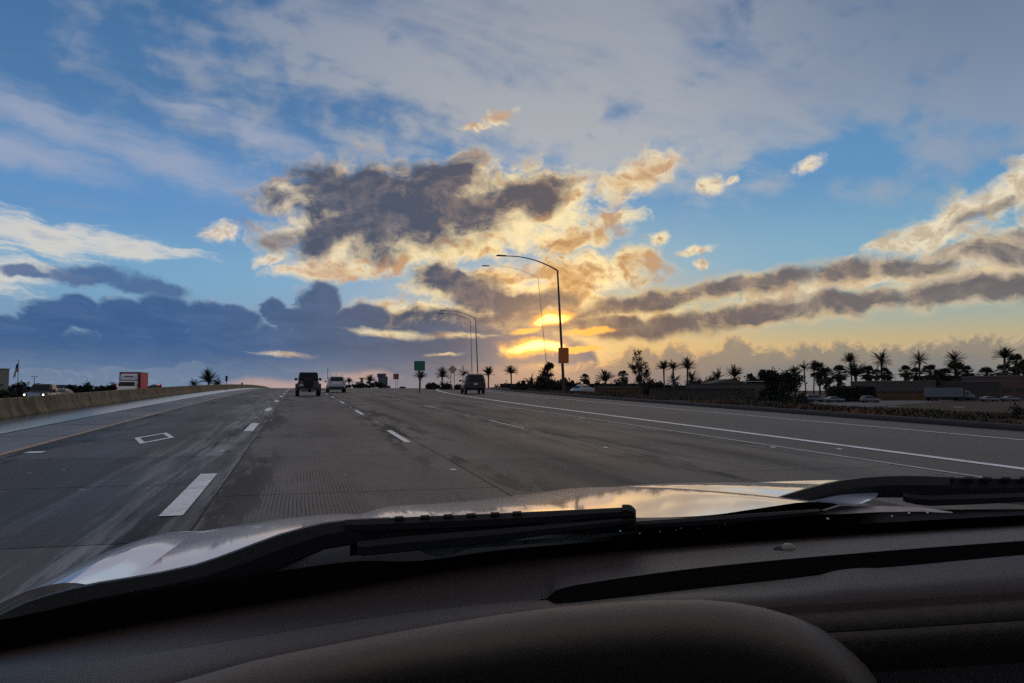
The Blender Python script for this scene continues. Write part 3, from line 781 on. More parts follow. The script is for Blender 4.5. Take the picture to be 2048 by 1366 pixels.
# leaf litter and drops on the cowl
M_drop = mat('water_drop', (0.5, 0.5, 0.5), 0.08, spec=1.0, coat=1.0)
drops = [(300, 1170, 2.2), (286, 1228, 2.0), (338, 1203, 2.4), (1241, 1062, 3.0), (1320, 1063, 2.6), (1362, 1056, 4.2), (1397, 1056, 3.0), (1450, 1049, 3.2), (1460, 1046, 3.5), (1655, 1037, 4.0), (1784, 1032, 2.6), (1818, 1026, 3.0), (1855, 1025, 3.0), (1352, 1060, 2.5), (1438, 1053, 2.0), (1210, 1068, 2.0), (1150, 1075, 1.8), (1280, 1067, 2.6), (610, 1130, 1.6), (735, 1112, 1.6)]
me = MB().loft([[(k*math.cos(2*PI*i/8), k*math.sin(2*PI*i/8), z) for i in range(8)] for k, z in ((1, -0.4), (0.92, 0.2), (0.6, 0.6), (0.1, 0.75))]).mesh('water_drop'); me.materials.append(M_drop)
for x, y, r_ in drops:
    o = bpy.data.objects.new('water_drop', me); COL.objects.link(o); o.parent = owncar
    d = Dd(x) - 0.012; p = T(x, y, d) - Vector(owncar.location)
    o.location = p; o.scale = (r_*d/FPX*0.85, r_*d/FPX*0.85, r_*d/FPX*0.7)

# --- wipers: solid bars following the seen outline
def bar(top, bot, d0, d1, xs_, name, m, parent=None):
    tf, bf = curve(top), curve(bot)
    rings = []
    D0, D1 = d0, d1
    for x in xs_:
        t_, b_ = tf(x), bf(x); h = b_ - t_
        d0, d1 = (D0(x), D1(x)) if callable(D0) else (D0, D1)
        rings.append([T(x, t_, d0 + 0.55*(d1 - d0)), T(x, t_ + 0.05*h, d0 + 0.2*(d1 - d0)), T(x, t_ + 0.42*h, d0 + 0.08*(d1 - d0)), T(x, t_ + 0.46*h, d0), T(x, t_ + 0.95*h, d0), T(x, b_, d0 + 0.2*(d1 - d0)), T(x, b_, d1), T(x, t_ + 0.04*h, d1)])
    return own(MB().loft(rings, smooth=False), name, m, parent)
# driver's wiper
arm = bar([(-60, 1258), (0, 1228), (50, 1203), (120, 1181), (200, 1163), (300, 1147), (390, 1128), (450, 1108), (500, 1089), (560, 1067), (640, 1046), (700, 1038), (780, 1034)], [(-60, 1300), (0, 1282), (100, 1258), (250, 1222), (400, 1190), (500, 1160), (600, 1120), (660, 1096), (780, 1085)], lambda x: dA(x) + 0.01, lambda x: dA(x) + 0.06, [-60, -20, 20, 50, 90, 140, 200, 260, 320, 390, 430, 470, 510, 560, 610, 650, 700, 740, 780], 'wiper_arm', M_trim)
bar([(690, 1039), (760, 1036), (1000, 1026), (1240, 1015), (1268, 1014)], [(690, 1062), (760, 1062), (1000, 1052), (1240, 1034), (1268, 1030)], 1.13, 1.18, [690, 760, 840, 920, 1000, 1080, 1160, 1240, 1268], 'wiper_blade', M_rubber)
bar([(714, 1082), (800, 1072), (1000, 1056), (1146, 1044), (1272, 1033)], [(714, 1110), (730, 1112), (800, 1105), (1000, 1084), (1146, 1062), (1272, 1046)], 1.12, 1.16, [714, 730, 800, 900, 1000, 1080, 1146, 1200, 1272], 'blade_rubber', M_rubber)
bar([(760, 1050), (900, 1046), (1085, 1038), (1090, 1036)], [(760, 1086), (900, 1072), (1085, 1058), (1090, 1050)], 1.14, 1.18, [760, 830, 900, 1000, 1085, 1090], 'blade_spine', M_rubber)
bar([(1146, 1030), (1200, 1026), (1268, 1020)], [(1146, 1054), (1200, 1048), (1268, 1040)], 1.14, 1.18, [1146, 1200, 1268], 'blade_spine', M_rubber)
bar([(1128, 1036), (1134, 1035)], [(1128, 1046), (1134, 1046)], 1.14, 1.17, [1129, 1131, 1133], 'blade_clip', M_rubber)
for x in (798, 850, 896, 942, 990, 1034):
    y0 = curve([(760, 1036), (1000, 1026), (1240, 1015)])(x)
    bar([(x - 9, y0 - 2.0), (x + 9, y0 - 2.6)], [(x - 9, y0 + 6), (x + 9, y0 + 6)], 1.135, 1.165, [x - 9, x - 6, x + 6, x + 9], 'blade_rib', M_rubber)
bar([(1244, 1009), (1262, 1010), (1272, 1020)], [(1244, 1034), (1262, 1034), (1272, 1036)], 1.125, 1.185, [1244, 1254, 1262, 1268, 1272], 'blade_end_cap', M_rubber)
# long black strip under the blades
bar([(700, 1090), (1000, 1060), (1272, 1042), (1450, 1030), (1640, 1018)], [(700, 1112), (1000, 1078), (1272, 1058), (1450, 1048), (1640, 1028)], 1.17, 1.20, [700, 800, 900, 1000, 1100, 1200, 1272, 1360, 1450, 1540, 1640], 'cowl_seal', M_trim)
# passenger's wiper
bar([(1440, 1032), (1480, 1018), (1560, 992), (1630, 971), (1690, 958), (1760, 951), (1840, 950), (1900, 953)], [(1440, 1040), (1480, 1038), (1560, 1034), (1630, 1024), (1672, 1010), (1720, 998), (1800, 994), (1900, 992)], 1.34, 1.40, [1440, 1460, 1490, 1530, 1570, 1610, 1650, 1690, 1730, 1770, 1810, 1850, 1900], 'wiper_arm', M_trim)
bar([(1830, 953), (2048, 956), (2300, 966)], [(1830, 1005), (2048, 1000), (2300, 1000)], 1.36, 1.41, [1812, 1860, 1950, 2048, 2150, 2300], 'wiper_blade', M_rubber)
bar([(1806, 985), (1850, 990), (2048, 985), (2300, 980)], [(1806, 1002), (1850, 1012), (2048, 1004), (2300, 1000)], 1.33, 1.37, [1806, 1830, 1860, 1950, 2048, 2300], 'blade_rubber', M_rubber)
for x in (1862, 1900, 1938, 1974, 2012, 2048):
    bar([(x - 9, 953), (x + 9, 953.5)], [(x - 9, 962), (x + 9, 962)], 1.355, 1.385, [x - 9, x - 5, x + 5, x + 9], 'blade_rib', M_rubber)
bar([(1640, 1020), (1700, 1024), (2048, 1012), (2300, 1010)], [(1640, 1030), (1700, 1030), (2048, 1024), (2300, 1024)], 1.28, 1.31, [1640, 1660], 'cowl_seal', M_trim)

# --- windscreen: black glass border along its foot, the pane above
fr_top = curve([(-260, 1290), (0, 1240), (225, 1196), (600, 1136), (720, 1122), (836, 1122), (1000, 1100), (1400, 1068), (2048, 1030), (2300, 1022)])
mb = MB().loft([[T(x, A_edge(x) + 16, dA(x)) for x in cols_], [T(x, (A_edge(x) + fr_top(x))/2, dA(x) - 0.01) for x in cols_], [T(x, fr_top(x), dA(x) - 0.02) for x in cols_]], closed=False)
M_frit = mat('glass_border', (0.006, 0.006, 0.007), 0.35, bump=0.05, bscale=200)
frit = own(mb, 'glass_border', M_frit)
def glass():
    b = NB_('windscreen_glass')
    nt = b.nt; out = [n for n in nt.nodes if n.type == 'OUTPUT_MATERIAL'][0]; nt.nodes.remove(b.p)
    tr = b.n('ShaderNodeBsdfTransparent'); tr.inputs[0].default_value = (0.985, 0.99, 0.985, 1)
    gl = b.n('ShaderNodeBsdfGlossy'); gl.inputs['Roughness'].default_value = 0.0; gl.inputs[0].default_value = (0.9, 0.9, 0.9, 1)
    fr = b.n('ShaderNodeFresnel'); fr.inputs['IOR'].default_value = 1.18
    mx = b.n('ShaderNodeMixShader'); b.link(fr.outputs[0], mx.inputs[0]); b.link(tr.outputs[0], mx.inputs[1]); b.link(gl.outputs[0], mx.inputs[2])
    b.link(mx.outputs[0], out.inputs[0])
    return b.m
M_glass = glass()
WS_TOP = (0.20, 1.86)
def ws_pane():
    rows = []
    foot = [T(x, fr_top(x), dA(x) - 0.02) for x in cols_]
    for t_ in (0.0, 0.25, 0.5, 0.75, 1.0):
        r_ = []
        for p in foot:
            top = Vector((CX + (p.x - CX)*0.80, WS_TOP[0], WS_TOP[1] - 0.06*((p.x - CX)/0.8)**2))
            q = p.lerp(top, t_); q.y += 0.05*math.sin(PI*t_)
            r_.append(q)
        rows.append(r_)
    return rows
WITH_PANE = False
if WITH_PANE: own(MB().loft(ws_pane(), closed=False), 'windscreen', M_glass, fix=False)
# cabin round the camera: roof lining, pillars, doors, rear
M_lining = mat('roof_lining', (0.16, 0.15, 0.14), 0.95)
own(MB().box((CX, -0.75, 1.90), (1.36, 1.90, 0.06), bevel=0.02), 'roof', M_lining)
for sgn in (-1, 1):
    a_ = Vector((CX + sgn*0.90, 0.80, 1.27)); b_ = Vector((CX + sgn*0.72, 0.10, 1.90))
    own(MB().tube([a_, a_.lerp(b_, 0.5) + Vector((0, 0.03, 0.02)), b_], 0.045, 8), 'pillar', M_lining)
    own(MB().box((CX + sgn*0.84, -0.55, 0.95), (0.10, 2.6, 0.60), bevel=0.03), 'door', M_trim)
    own(MB().box((CX + sgn*0.74, -0.75, 1.58), (0.07, 0.14, 0.66), bevel=0.02), 'pillar', M_lining)
own(MB().box((CX, -1.75, 1.35), (1.5, 0.12, 1.1), bevel=0.03), 'rear_wall', M_lining)
own(MB().box((CX, -0.6, 0.45), (1.6, 2.4, 0.08), bevel=0.02), 'floor_pan', M_black)

# --- dashboard: top pad with the defroster slot, instrument hood and passenger pad
B_top = curve([(-260, 1400), (0, 1352), (400, 1290), (800, 1226), (1092, 1197), (1112, 1181), (1180, 1166), (1400, 1136), (1700, 1108), (2048, 1082), (2300, 1066)])
B_bot = curve([(-260, 1402), (0, 1352.2), (400, 1290.2), (800, 1226.2), (1092, 1197.5), (1112, 1206), (1160, 1204), (1400, 1177), (1640, 1150), (1668, 1142), (1720, 1136), (1760, 1136), (2048, 1110), (2300, 1094)])
crest = curve([(-260, 1520), (0, 1462), (200, 1412), (350, 1366), (500, 1324), (700, 1283), (900, 1246), (1100, 1217), (1300, 1201), (1420, 1199), (1470, 1204), (1560, 1200), (1700, 1192), (2048, 1170), (2300, 1156)])
xs_ = sorted(set(list(range(-240, 2320, 40)) + [1080, 1092, 1098, 1105, 1112, 1125, 1140, 1660, 1668, 1690, 1720]))
def depth_slot(x): return sstep(x, 1094, 1130)
mid = lambda x, t_: A_edge(x)*(1 - t_) + B_top(x)*t_
down = Vector((0, 0, -1))
rows = [[T(x, A_edge(x) + 20, dA(x) + 0.01) for x in xs_], [T(x, A_edge(x) + 2, dA(x) - 0.005) for x in xs_], [T(x, mid(x, 0.35), dA(x) - 0.07) for x in xs_], [T(x, mid(x, 0.7), dA(x) - 0.13) for x in xs_], [T(x, B_top(x) - 3, dA(x) - 0.175) for x in xs_],
        [T(x, B_top(x), dA(x) - 0.182) for x in xs_]]
slot_rows = [[T(x, B_top(x) - 0.5, dA(x) - 0.182) for x in xs_], [T(x, B_top(x), dA(x) - 0.182) + down*0.08*depth_slot(x) for x in xs_], [T(x, B_bot(x), dA(x) - 0.215) + down*0.08*depth_slot(x) for x in xs_], [T(x, B_bot(x) + 0.5, dA(x) - 0.22) for x in xs_]]
rows2 = [[T(x, B_bot(x), dA(x) - 0.182 - 0.038*depth_slot(x)) for x in xs_],
        [T(x, B_bot(x) + 3, dA(x) - 0.228) for x in xs_], [T(x, (B_bot(x)*0.4 + crest(x)*0.6), dA(x) - 0.28) for x in xs_], [T(x, crest(x) + 14, dA(x) - 0.33) for x in xs_], [T(x, crest(x) + 14, dA(x) - 0.33) + down*0.15 for x in xs_]]
dash = own(MB().loft(rows, closed=False).loft(rows2, closed=False), 'dashboard', M_dash)
own(MB().loft([[p for p, x in zip(r_, xs_) if x >= 1080] for r_ in slot_rows], closed=False), 'defroster_slot', M_black)
# fins in the slot
for k in (0.35, 0.7):
    own(MB().loft([[T(x, B_top(x)*(1 - k) + B_bot(x)*k, dA(x) - 0.195 - 0.01*k) + down*0.012 for x in xs_ if x >= 1130], [T(x, B_top(x)*(1 - k) + B_bot(x)*k, dA(x) - 0.195 - 0.01*k) + down*0.05 for x in xs_ if x >= 1130]], closed=False), 'vent_fin', M_black)
# light sensor bead in its dished seat
c_ = T(1577, 1101, dA(1577) - 0.10)
M_bead = mat('sensor_bead', (0.17, 0.15, 0.115), 0.4)
own(MB().lathe([(-0.004, 0.0185), (0.001, 0.0195), (0.0025, 0.017), (0.002, 0.013)], c_, 'Z', 24), 'sensor_seat', M_black)
own(MB().lathe([(-0.002, 0.0095), (0.003, 0.0092), (0.0066, 0.0078), (0.0088, 0.005), (0.0096, 0.001)], c_, 'Z', 20), 'light_sensor', M_bead)
# instrument hood: a rounded brow nearer the eye
hx = [330, 400, 500, 600, 700, 800, 900, 1000, 1100, 1200, 1300, 1400, 1470, 1530, 1590, 1640, 1680, 1710, 1735, 1752, 1764, 1772]
brow = curve([(200, 1408), (350, 1366), (500, 1323), (700, 1282), (900, 1245), (1100, 1216), (1300, 1200), (1400, 1199), (1470, 1205), (1530, 1216), (1590, 1234), (1640, 1256), (1680, 1282), (1710, 1308), (1735, 1334), (1752, 1358), (1764, 1384), (1772, 1410)])
hx = [120, 200, 280] + hx
dB = lambda x: min(0.80 - 0.02*sstep(x, 1400, 1770), dA(x) - 0.345)
rows = [[T(x, brow(x) + 2, dB(x) + 0.02) + down*0.12 for x in hx], [T(x, brow(x) + 1, dB(x) + 0.02) for x in hx], [T(x, brow(x), dB(x)) for x in hx], [T(x, brow(x) + 9, dB(x) - 0.022) for x in hx], [T(x, brow(x) + 26, dB(x) - 0.040) for x in hx],
        [T(x, brow(x) + 50, dB(x) - 0.054) for x in hx], [T(x, brow(x) + 78, dB(x) - 0.060) for x in hx], [T(x, brow(x) + 106, dB(x) - 0.054) for x in hx], [T(x, brow(x) + 140, dB(x) - 0.030) for x in hx], [T(x, brow(x) + 200, dB(x) + 0.02) for x in hx]]
own(MB().loft(rows, closed=False), 'instrument_hood', M_roll)
# passenger side pad with its seam
pt = curve([(1420, 1204), (1560, 1200), (1700, 1192), (2048, 1170), (2300, 1156)]); sm_ = curve([(1420, 1275), (1700, 1262), (2048, 1240), (2300, 1226)]); lo = curve([(1420, 1312), (1700, 1298), (2048, 1276), (2300, 1262)])
px_ = list(range(1420, 2320, 40))
dP = lambda x: 0.835
rows = [[T(x, pt(x) + 2, dP(x) + 0.05) + down*0.1 for x in px_], [T(x, pt(x), dP(x) + 0.03) for x in px_], [T(x, pt(x) + 12, dP(x)) for x in px_], [T(x, (pt(x) + sm_(x))/2, dP(x) - 0.03) for x in px_], [T(x, sm_(x) - 2, dP(x) - 0.05) for x in px_], [T(x, sm_(x), dP(x) - 0.044) for x in px_], [T(x, sm_(x) + 2, dP(x) - 0.052) for x in px_], [T(x, lo(x) - 12, dP(x) - 0.058) for x in px_], [T(x, lo(x) + 20, dP(x) - 0.048) for x in px_], [T(x, lo(x) + 100, dP(x) + 0.02) for x in px_]]
own(MB().loft(rows, closed=False), 'passenger_pad', mat('passenger_pad_vinyl', (0.040, 0.031, 0.027), 0.66, spec=0.3, vary=0.25, vscale=80, bump=0.2, bscale=400))
# ---------------------------------------------------------------- vehicles (local: +y ahead, x right, z up)
M_tyre = mat('tyre_rubber', (0.008, 0.008, 0.008), 0.85)
M_rim = mat('wheel_alloy', (0.22, 0.22, 0.23), 0.35, metal=0.8)
M_rimd = mat('wheel_dark_steel', (0.03, 0.03, 0.03), 0.5, metal=0.5)
M_vglass = mat('vehicle_glass', (0.006, 0.007, 0.008), 0.10, spec=0.22)
M_vblack = mat('vehicle_black_plastic', (0.010, 0.010, 0.011), 0.55)
M_tail = mat('tail_light_red', (0.16, 0.006, 0.008), 0.2, coat=0.5)
M_chrome = mat('chrome', (0.5, 0.5, 0.5), 0.2, metal=1.0)
M_numplate = mat('number_plate', (0.45, 0.44, 0.42), 0.5)
M_lamp = mat('lit_headlamp', (0.9, 0.85, 0.7), 0.2, emit=(1.0, 0.84, 0.58), estr=6.0)
M_red_on = mat('lit_red_lamp', (0.5, 0.02, 0.02), 0.3, emit=(1.0, 0.06, 0.05), estr=1.5)
def wheels(root, axles, track, r_, w, rimm=None, dual=False):
    for y in axles:
        for sx in (-1, 1):
            x = sx*track/2
            t_ = MB().lathe([(-w/2, r_*0.62), (-w/2, r_*0.9), (-w*0.36, r_*0.985), (0, r_), (w*0.36, r_*0.985), (w/2, r_*0.9), (w/2, r_*0.62)], (0, 0, 0), 'X', 22).build('wheel', M_tyre, root, (x, y, r_))
            MB().lathe([(sx*w*0.30, r_*0.05), (sx*w*0.46, r_*0.10), (sx*w*0.44, r_*0.45), (sx*w*0.52, r_*0.60), (sx*w*0.50, r_*0.64), (sx*w*0.30, r_*0.62)], (0, 0, 0), 'X', 16).build('rim', rimm or M_rim, t_)
def ring(y, z0, z1, wb, wm, wt, zm=None, c=0.06):
    """body cross-section: sill, belt, shoulder, rounded top"""
    zm = zm if zm is not None else (z0 + z1)/2
    h = [(wb, z0), (wm, z0 + 0.12*(z1 - z0)), (wm, zm), (wt, z1 - c), (wt - c, z1)]
    return [(x, y, z) for x, z in h] + [(-x, y, z) for x, z in reversed(h)]
def quad(pts, off, name, m, root, thick=0.015):
    pts = [Vector(p) for p in pts]
    n = (pts[1] - pts[0]).cross(pts[2] - pts[0]).normalized()
    return MB().plate([p + n*off for p in pts], thick).build(name, m, root)
def mirrors(root, x, y, z, s, m):
    for sx in (-1, 1): MB().box((0, 0, 0), s, bevel=0.03).build('mirror', m, root, (sx*x, y, z))

def put_on(root, x, y, yaw=0.0, dz=0.0):
    root.location = (x, y, zr(y) + 0.012 + dz); root.rotation_euler = (math.atan(G_ - 2*K_*y)*math.cos(yaw), 0, yaw)

# --- black off-roader with a spare wheel on its tailgate
def offroader():
    t = thing('offroad_vehicle', 'boxy black off-road vehicle with spare wheel on its tailgate', 'car')
    mb_ = mat('offroad_paint', (0.010, 0.011, 0.012), 0.4, spec=0.3)
    mg = mat('offroad_lower_paint', (0.085, 0.080, 0.075), 0.4, coat=0.2)
    MB().loft([ring(-1.95, 0.62, 1.16, 0.72, 0.76, 0.75, 1.0), ring(-1.90, 0.55, 1.18, 0.74, 0.79, 0.78, 1.0), ring(0.3, 0.55, 1.20, 0.74, 0.80, 0.78, 1.0), ring(1.2, 0.60, 1.18, 0.62, 0.66, 0.62, 1.0), ring(1.9, 0.62, 1.12, 0.56, 0.60, 0.56, 1.0)], smooth=False).build('body', mg, t)
    MB().loft([ring(-1.93, 1.17, 1.83, 0.74, 0.74, 0.66, 1.3, 0.05), ring(0.15, 1.19, 1.86, 0.75, 0.75, 0.67, 1.3, 0.05), ring(0.45, 1.19, 1.82, 0.74, 0.74, 0.65, 1.3, 0.05)], smooth=False).build('hardtop', mb_, t)
    quad([(-0.55, -1.955, 1.27), (0.55, -1.955, 1.27), (0.50, -1.945, 1.70), (-0.50, -1.945, 1.70)], 0.012, 'rear_window', M_vglass, t)
    for sx in (-1, 1):
        quad([(sx*0.745, -1.7, 1.27), (sx*0.75, -0.55, 1.27), (sx*0.69, -0.55, 1.72), (sx*0.69, -1.65, 1.72)], 0.01*sx, 'window', M_vglass, t)
        quad([(sx*0.755, -0.45, 1.27), (sx*0.755, 0.40, 1.27), (sx*0.69, 0.30, 1.72), (sx*0.69, -0.45, 1.72)], 0.01*sx, 'window', M_vglass, t)
        for y in (-1.28, 1.45):
            MB().loft([[(sx*0.62, y + r2*math.cos(a), 0.42 + r2*math.sin(a)) for r2 in (0.50, 0.58)] + [(sx*0.97, y + r2*math.cos(a), 0.40 + r2*math.sin(a)) for r2 in (0.56, 0.48)] for a in [PI*k/8 for k in range(9)]], smooth=False).build('fender_flare', M_vblack, t)
        MB().box((0, 0, 0), (0.13, 0.05, 0.24), bevel=0.02).build('tail_light', M_tail, t, (sx*0.66, -1.965, 1.0))
    wheels(t, (-1.28, 1.45), 1.60, 0.415, 0.29, M_rimd)
    sp = MB().lathe([(-0.13, 0.22), (-0.13, 0.36), (-0.06, 0.405), (0.06, 0.405), (0.11, 0.36), (0.11, 0.22)], (0, 0, 0), 'Y', 24).build('spare_wheel', M_tyre, t, (0.02, -2.10, 1.06))
    MB().lathe([(-0.10, 0.03), (-0.115, 0.08), (-0.10, 0.20), (-0.06, 0.23), (0.05, 0.22)], (0, 0, 0), 'Y', 18).build('rim', M_rimd, sp)
    MB().box((0, 0, 0), (1.58, 0.22, 0.24), bevel=0.04).build('bumper', M_vblack, t, (0, -2.04, 0.62))
    MB().tube([(-0.55, -1.28, 0.40), (0.55, -1.28, 0.40)], [0.05, 0.05]).build('axle', M_vblack, t)
    MB().lathe([(-0.16, 0.03), (-0.10, 0.12), (0.10, 0.12), (0.16, 0.03)], (0.1, -1.28, 0.40), 'Y', 12).build('differential', M_vblack, t)
    MB().box((0, 0, 0), (0.9, 2.8, 0.14)).build('chassis', M_vblack, t, (0, 0, 0.56))
    MB().box((0, 0, 0), (0.30, 0.02, 0.15)).build('number_plate', M_numplate, t, (-0.52, -1.97, 0.86))
    mirrors(t, 0.93, 0.25, 1.30, (0.22, 0.10, 0.20), M_vblack)
    return t
x, y = ground_xy(616, 62.5)
put_on(offroader(), x, y)

# --- rounded bodies: crossover, minivan, saloon, pickup
def rounded(root, secs, name, m): return MB().loft([ring(*s_) for s_ in secs]).build(name, m, root)
def crossover(t, paint, low=True):
    rounded(t, [(-2.16, 0.55, 0.92, 0.70, 0.78, 0.74, 0.75), (-2.10, 0.42, 1.02, 0.80, 0.89, 0.83, 0.80), (-1.5, 0.34, 1.08, 0.84, 0.925, 0.86, 0.85), (0.6, 0.32, 1.06, 0.84, 0.925, 0.86, 0.85), (1.5, 0.34, 0.98, 0.82, 0.90, 0.80, 0.75), (2.1, 0.42, 0.80, 0.70, 0.80, 0.66, 0.62), (2.2, 0.48, 0.70, 0.55, 0.66, 0.5, 0.6)], 'body', paint)
    rounded(t, [(-2.04, 1.00, 1.10, 0.76, 0.80, 0.74, 1.05, 0.04), (-1.85, 1.00, 1.48, 0.80, 0.83, 0.62, 1.12, 0.06), (-1.60, 1.02, 1.60, 0.82, 0.85, 0.60, 1.15, 0.08), (-0.4, 1.02, 1.68, 0.82, 0.86, 0.62, 1.15, 0.09), (0.3, 1.02, 1.62, 0.82, 0.85, 0.60, 1.15, 0.09), (1.15, 0.98, 1.06, 0.74, 0.78, 0.70, 1.02, 0.04)], 'cabin', paint)
    quad([(-0.66, -2.02, 1.13), (0.66, -2.02, 1.13), (0.55, -1.80, 1.53), (-0.55, -1.80, 1.53)], 0.035, 'rear_window', M_vglass, t)
    quad([(0.66, 1.02, 1.08), (-0.66, 1.02, 1.08), (-0.55, 0.42, 1.56), (0.55, 0.42, 1.56)], 0.03, 'windscreen', M_vglass, t)
    for sx in (-1, 1):
        quad([(sx*0.858, -1.55, 1.14), (sx*0.862, -0.35, 1.14), (sx*0.665, -0.40, 1.58), (sx*0.655, -1.45, 1.54)], 0.014*sx, 'window', M_vglass, t)
        quad([(sx*0.862, -0.28, 1.14), (sx*0.855, 0.75, 1.12), (sx*0.66, 0.22, 1.54), (sx*0.665, -0.30, 1.58)], 0.014*sx, 'window', M_vglass, t)
        MB().plate([(sx*0.52, -2.145, 1.0), (sx*0.80, -2.10, 1.06), (sx*0.86, -1.95, 0.98), (sx*0.80, -2.11, 0.84), (sx*0.60, -2.15, 0.88)], 0.03).build('tail_light', M_tail, t)
        MB().tube([(sx*0.60, -1.5, 1.66), (sx*0.60, -0.6, 1.73), (sx*0.60, 0.15, 1.68)], 0.02, 6).build('roof_rail', M_vblack, t)
    MB().box((0, 0, 0), (1.52, 0.14, 0.30), bevel=0.05).build('bumper', M_vblack, t, (0, -2.13, 0.47))
    MB().box((0, 0, 0), (0.46, 0.02, 0.14)).build('number_plate', M_numplate, t, (0, -2.17, 0.84))
    MB().plate([(-0.0, -1.50, 1.64), (0.0, -1.28, 1.67), (0.0, -1.46, 1.80)], 0.02).build('antenna', M_vblack, t)
    MB().box((0, 0, 0), (1.5, 3.4, 0.10)).build('underbody', M_vblack, t, (0, 0, 0.34))
    wheels(t, (-1.33, 1.36), 1.60, 0.35, 0.24)
    mirrors(t, 0.99, 0.62, 1.10, (0.20, 0.12, 0.15), M_vblack)
    return t
t = thing('crossover', 'white crossover with dark rear window and black lower bumper', 'car')
crossover(t, mat('white_car_paint', (0.40, 0.40, 0.42), 0.3, coat=0.5))
x, y = ground_xy(671.5, 80); put_on(t, x, y)

def minivan(t, paint):
    rounded(t, [(-2.30, 0.62, 1.02, 0.80, 0.86, 0.84, 0.9), (-2.24, 0.48, 1.10, 0.84, 0.93, 0.90, 0.9), (-1.0, 0.42, 1.12, 0.86, 0.95, 0.92, 0.9), (1.0, 0.42, 1.10, 0.86, 0.95, 0.92, 0.9), (2.0, 0.45, 0.98, 0.80, 0.90, 0.80, 0.8), (2.35, 0.52, 0.80, 0.62, 0.74, 0.60, 0.7)], 'body', paint)
    rounded(t, [(-2.27, 1.06, 1.20, 0.84, 0.86, 0.83, 1.12, 0.04), (-2.10, 1.08, 1.76, 0.88, 0.90, 0.72, 1.2, 0.07), (-1.7, 1.08, 1.86, 0.90, 0.92, 0.72, 1.2, 0.09), (0.2, 1.08, 1.86, 0.90, 0.92, 0.72, 1.2, 0.09), (0.9, 1.06, 1.74, 0.88, 0.90, 0.68, 1.2, 0.08), (1.75, 1.02, 1.12, 0.78, 0.80, 0.72, 1.08, 0.04)], 'cabin', paint)
    quad([(-0.72, -2.275, 1.20), (0.72, -2.275, 1.20), (0.62, -2.11, 1.72), (-0.62, -2.11, 1.72)], 0.03, 'rear_window', M_vglass, t)
    quad([(0.74, 1.62, 1.14), (-0.74, 1.62, 1.14), (-0.62, 0.98, 1.68), (0.62, 0.98, 1.68)], 0.03, 'windscreen', M_vglass, t)
    for sx in (-1, 1):
        for y0, y1 in ((-2.0, -0.95), (-0.88, 0.05), (0.12, 1.05)):
            quad([(sx*0.925, y0, 1.20), (sx*0.925, y1, 1.20), (sx*0.775, y1 - (0.3 if y1 > 1 else 0), 1.70), (sx*0.775, y0 + (0.1 if y0 < -1.9 else 0), 1.70)], 0.014*sx, 'window', M_vglass, t)
        MB().plate([(sx*0.68, -2.32, 1.18), (sx*0.86, -2.27, 1.18), (sx*0.88, -2.25, 0.86), (sx*0.70, -2.32, 0.86)], 0.03).build('tail_light', M_tail, t)
    MB().box((0, 0, 0), (1.76, 0.18, 0.26), bevel=0.06).build('bumper', M_vblack, t, (0, -2.30, 0.60))
    MB().box((0, 0, 0), (0.34, 0.02, 0.15)).build('number_plate', M_numplate, t, (0, -2.345, 0.92))
    MB().box((0, 0, 0), (1.5, 3.8, 0.12)).build('underbody', M_vblack, t, (0, 0, 0.42))
    wheels(t, (-1.45, 1.45), 1.62, 0.34, 0.22, M_rimd)
    mirrors(t, 1.05, 1.05, 1.22, (0.22, 0.12, 0.18), paint)
    return t
t = thing('minivan', 'dark maroon minivan with black rear glass on the exit ramp', 'van')
minivan(t, mat('dark_maroon_paint', (0.022, 0.010, 0.012), 0.3, coat=0.3))
x, y = ground_xy(945, 74); put_on(t, x, y, yaw=-R(5))

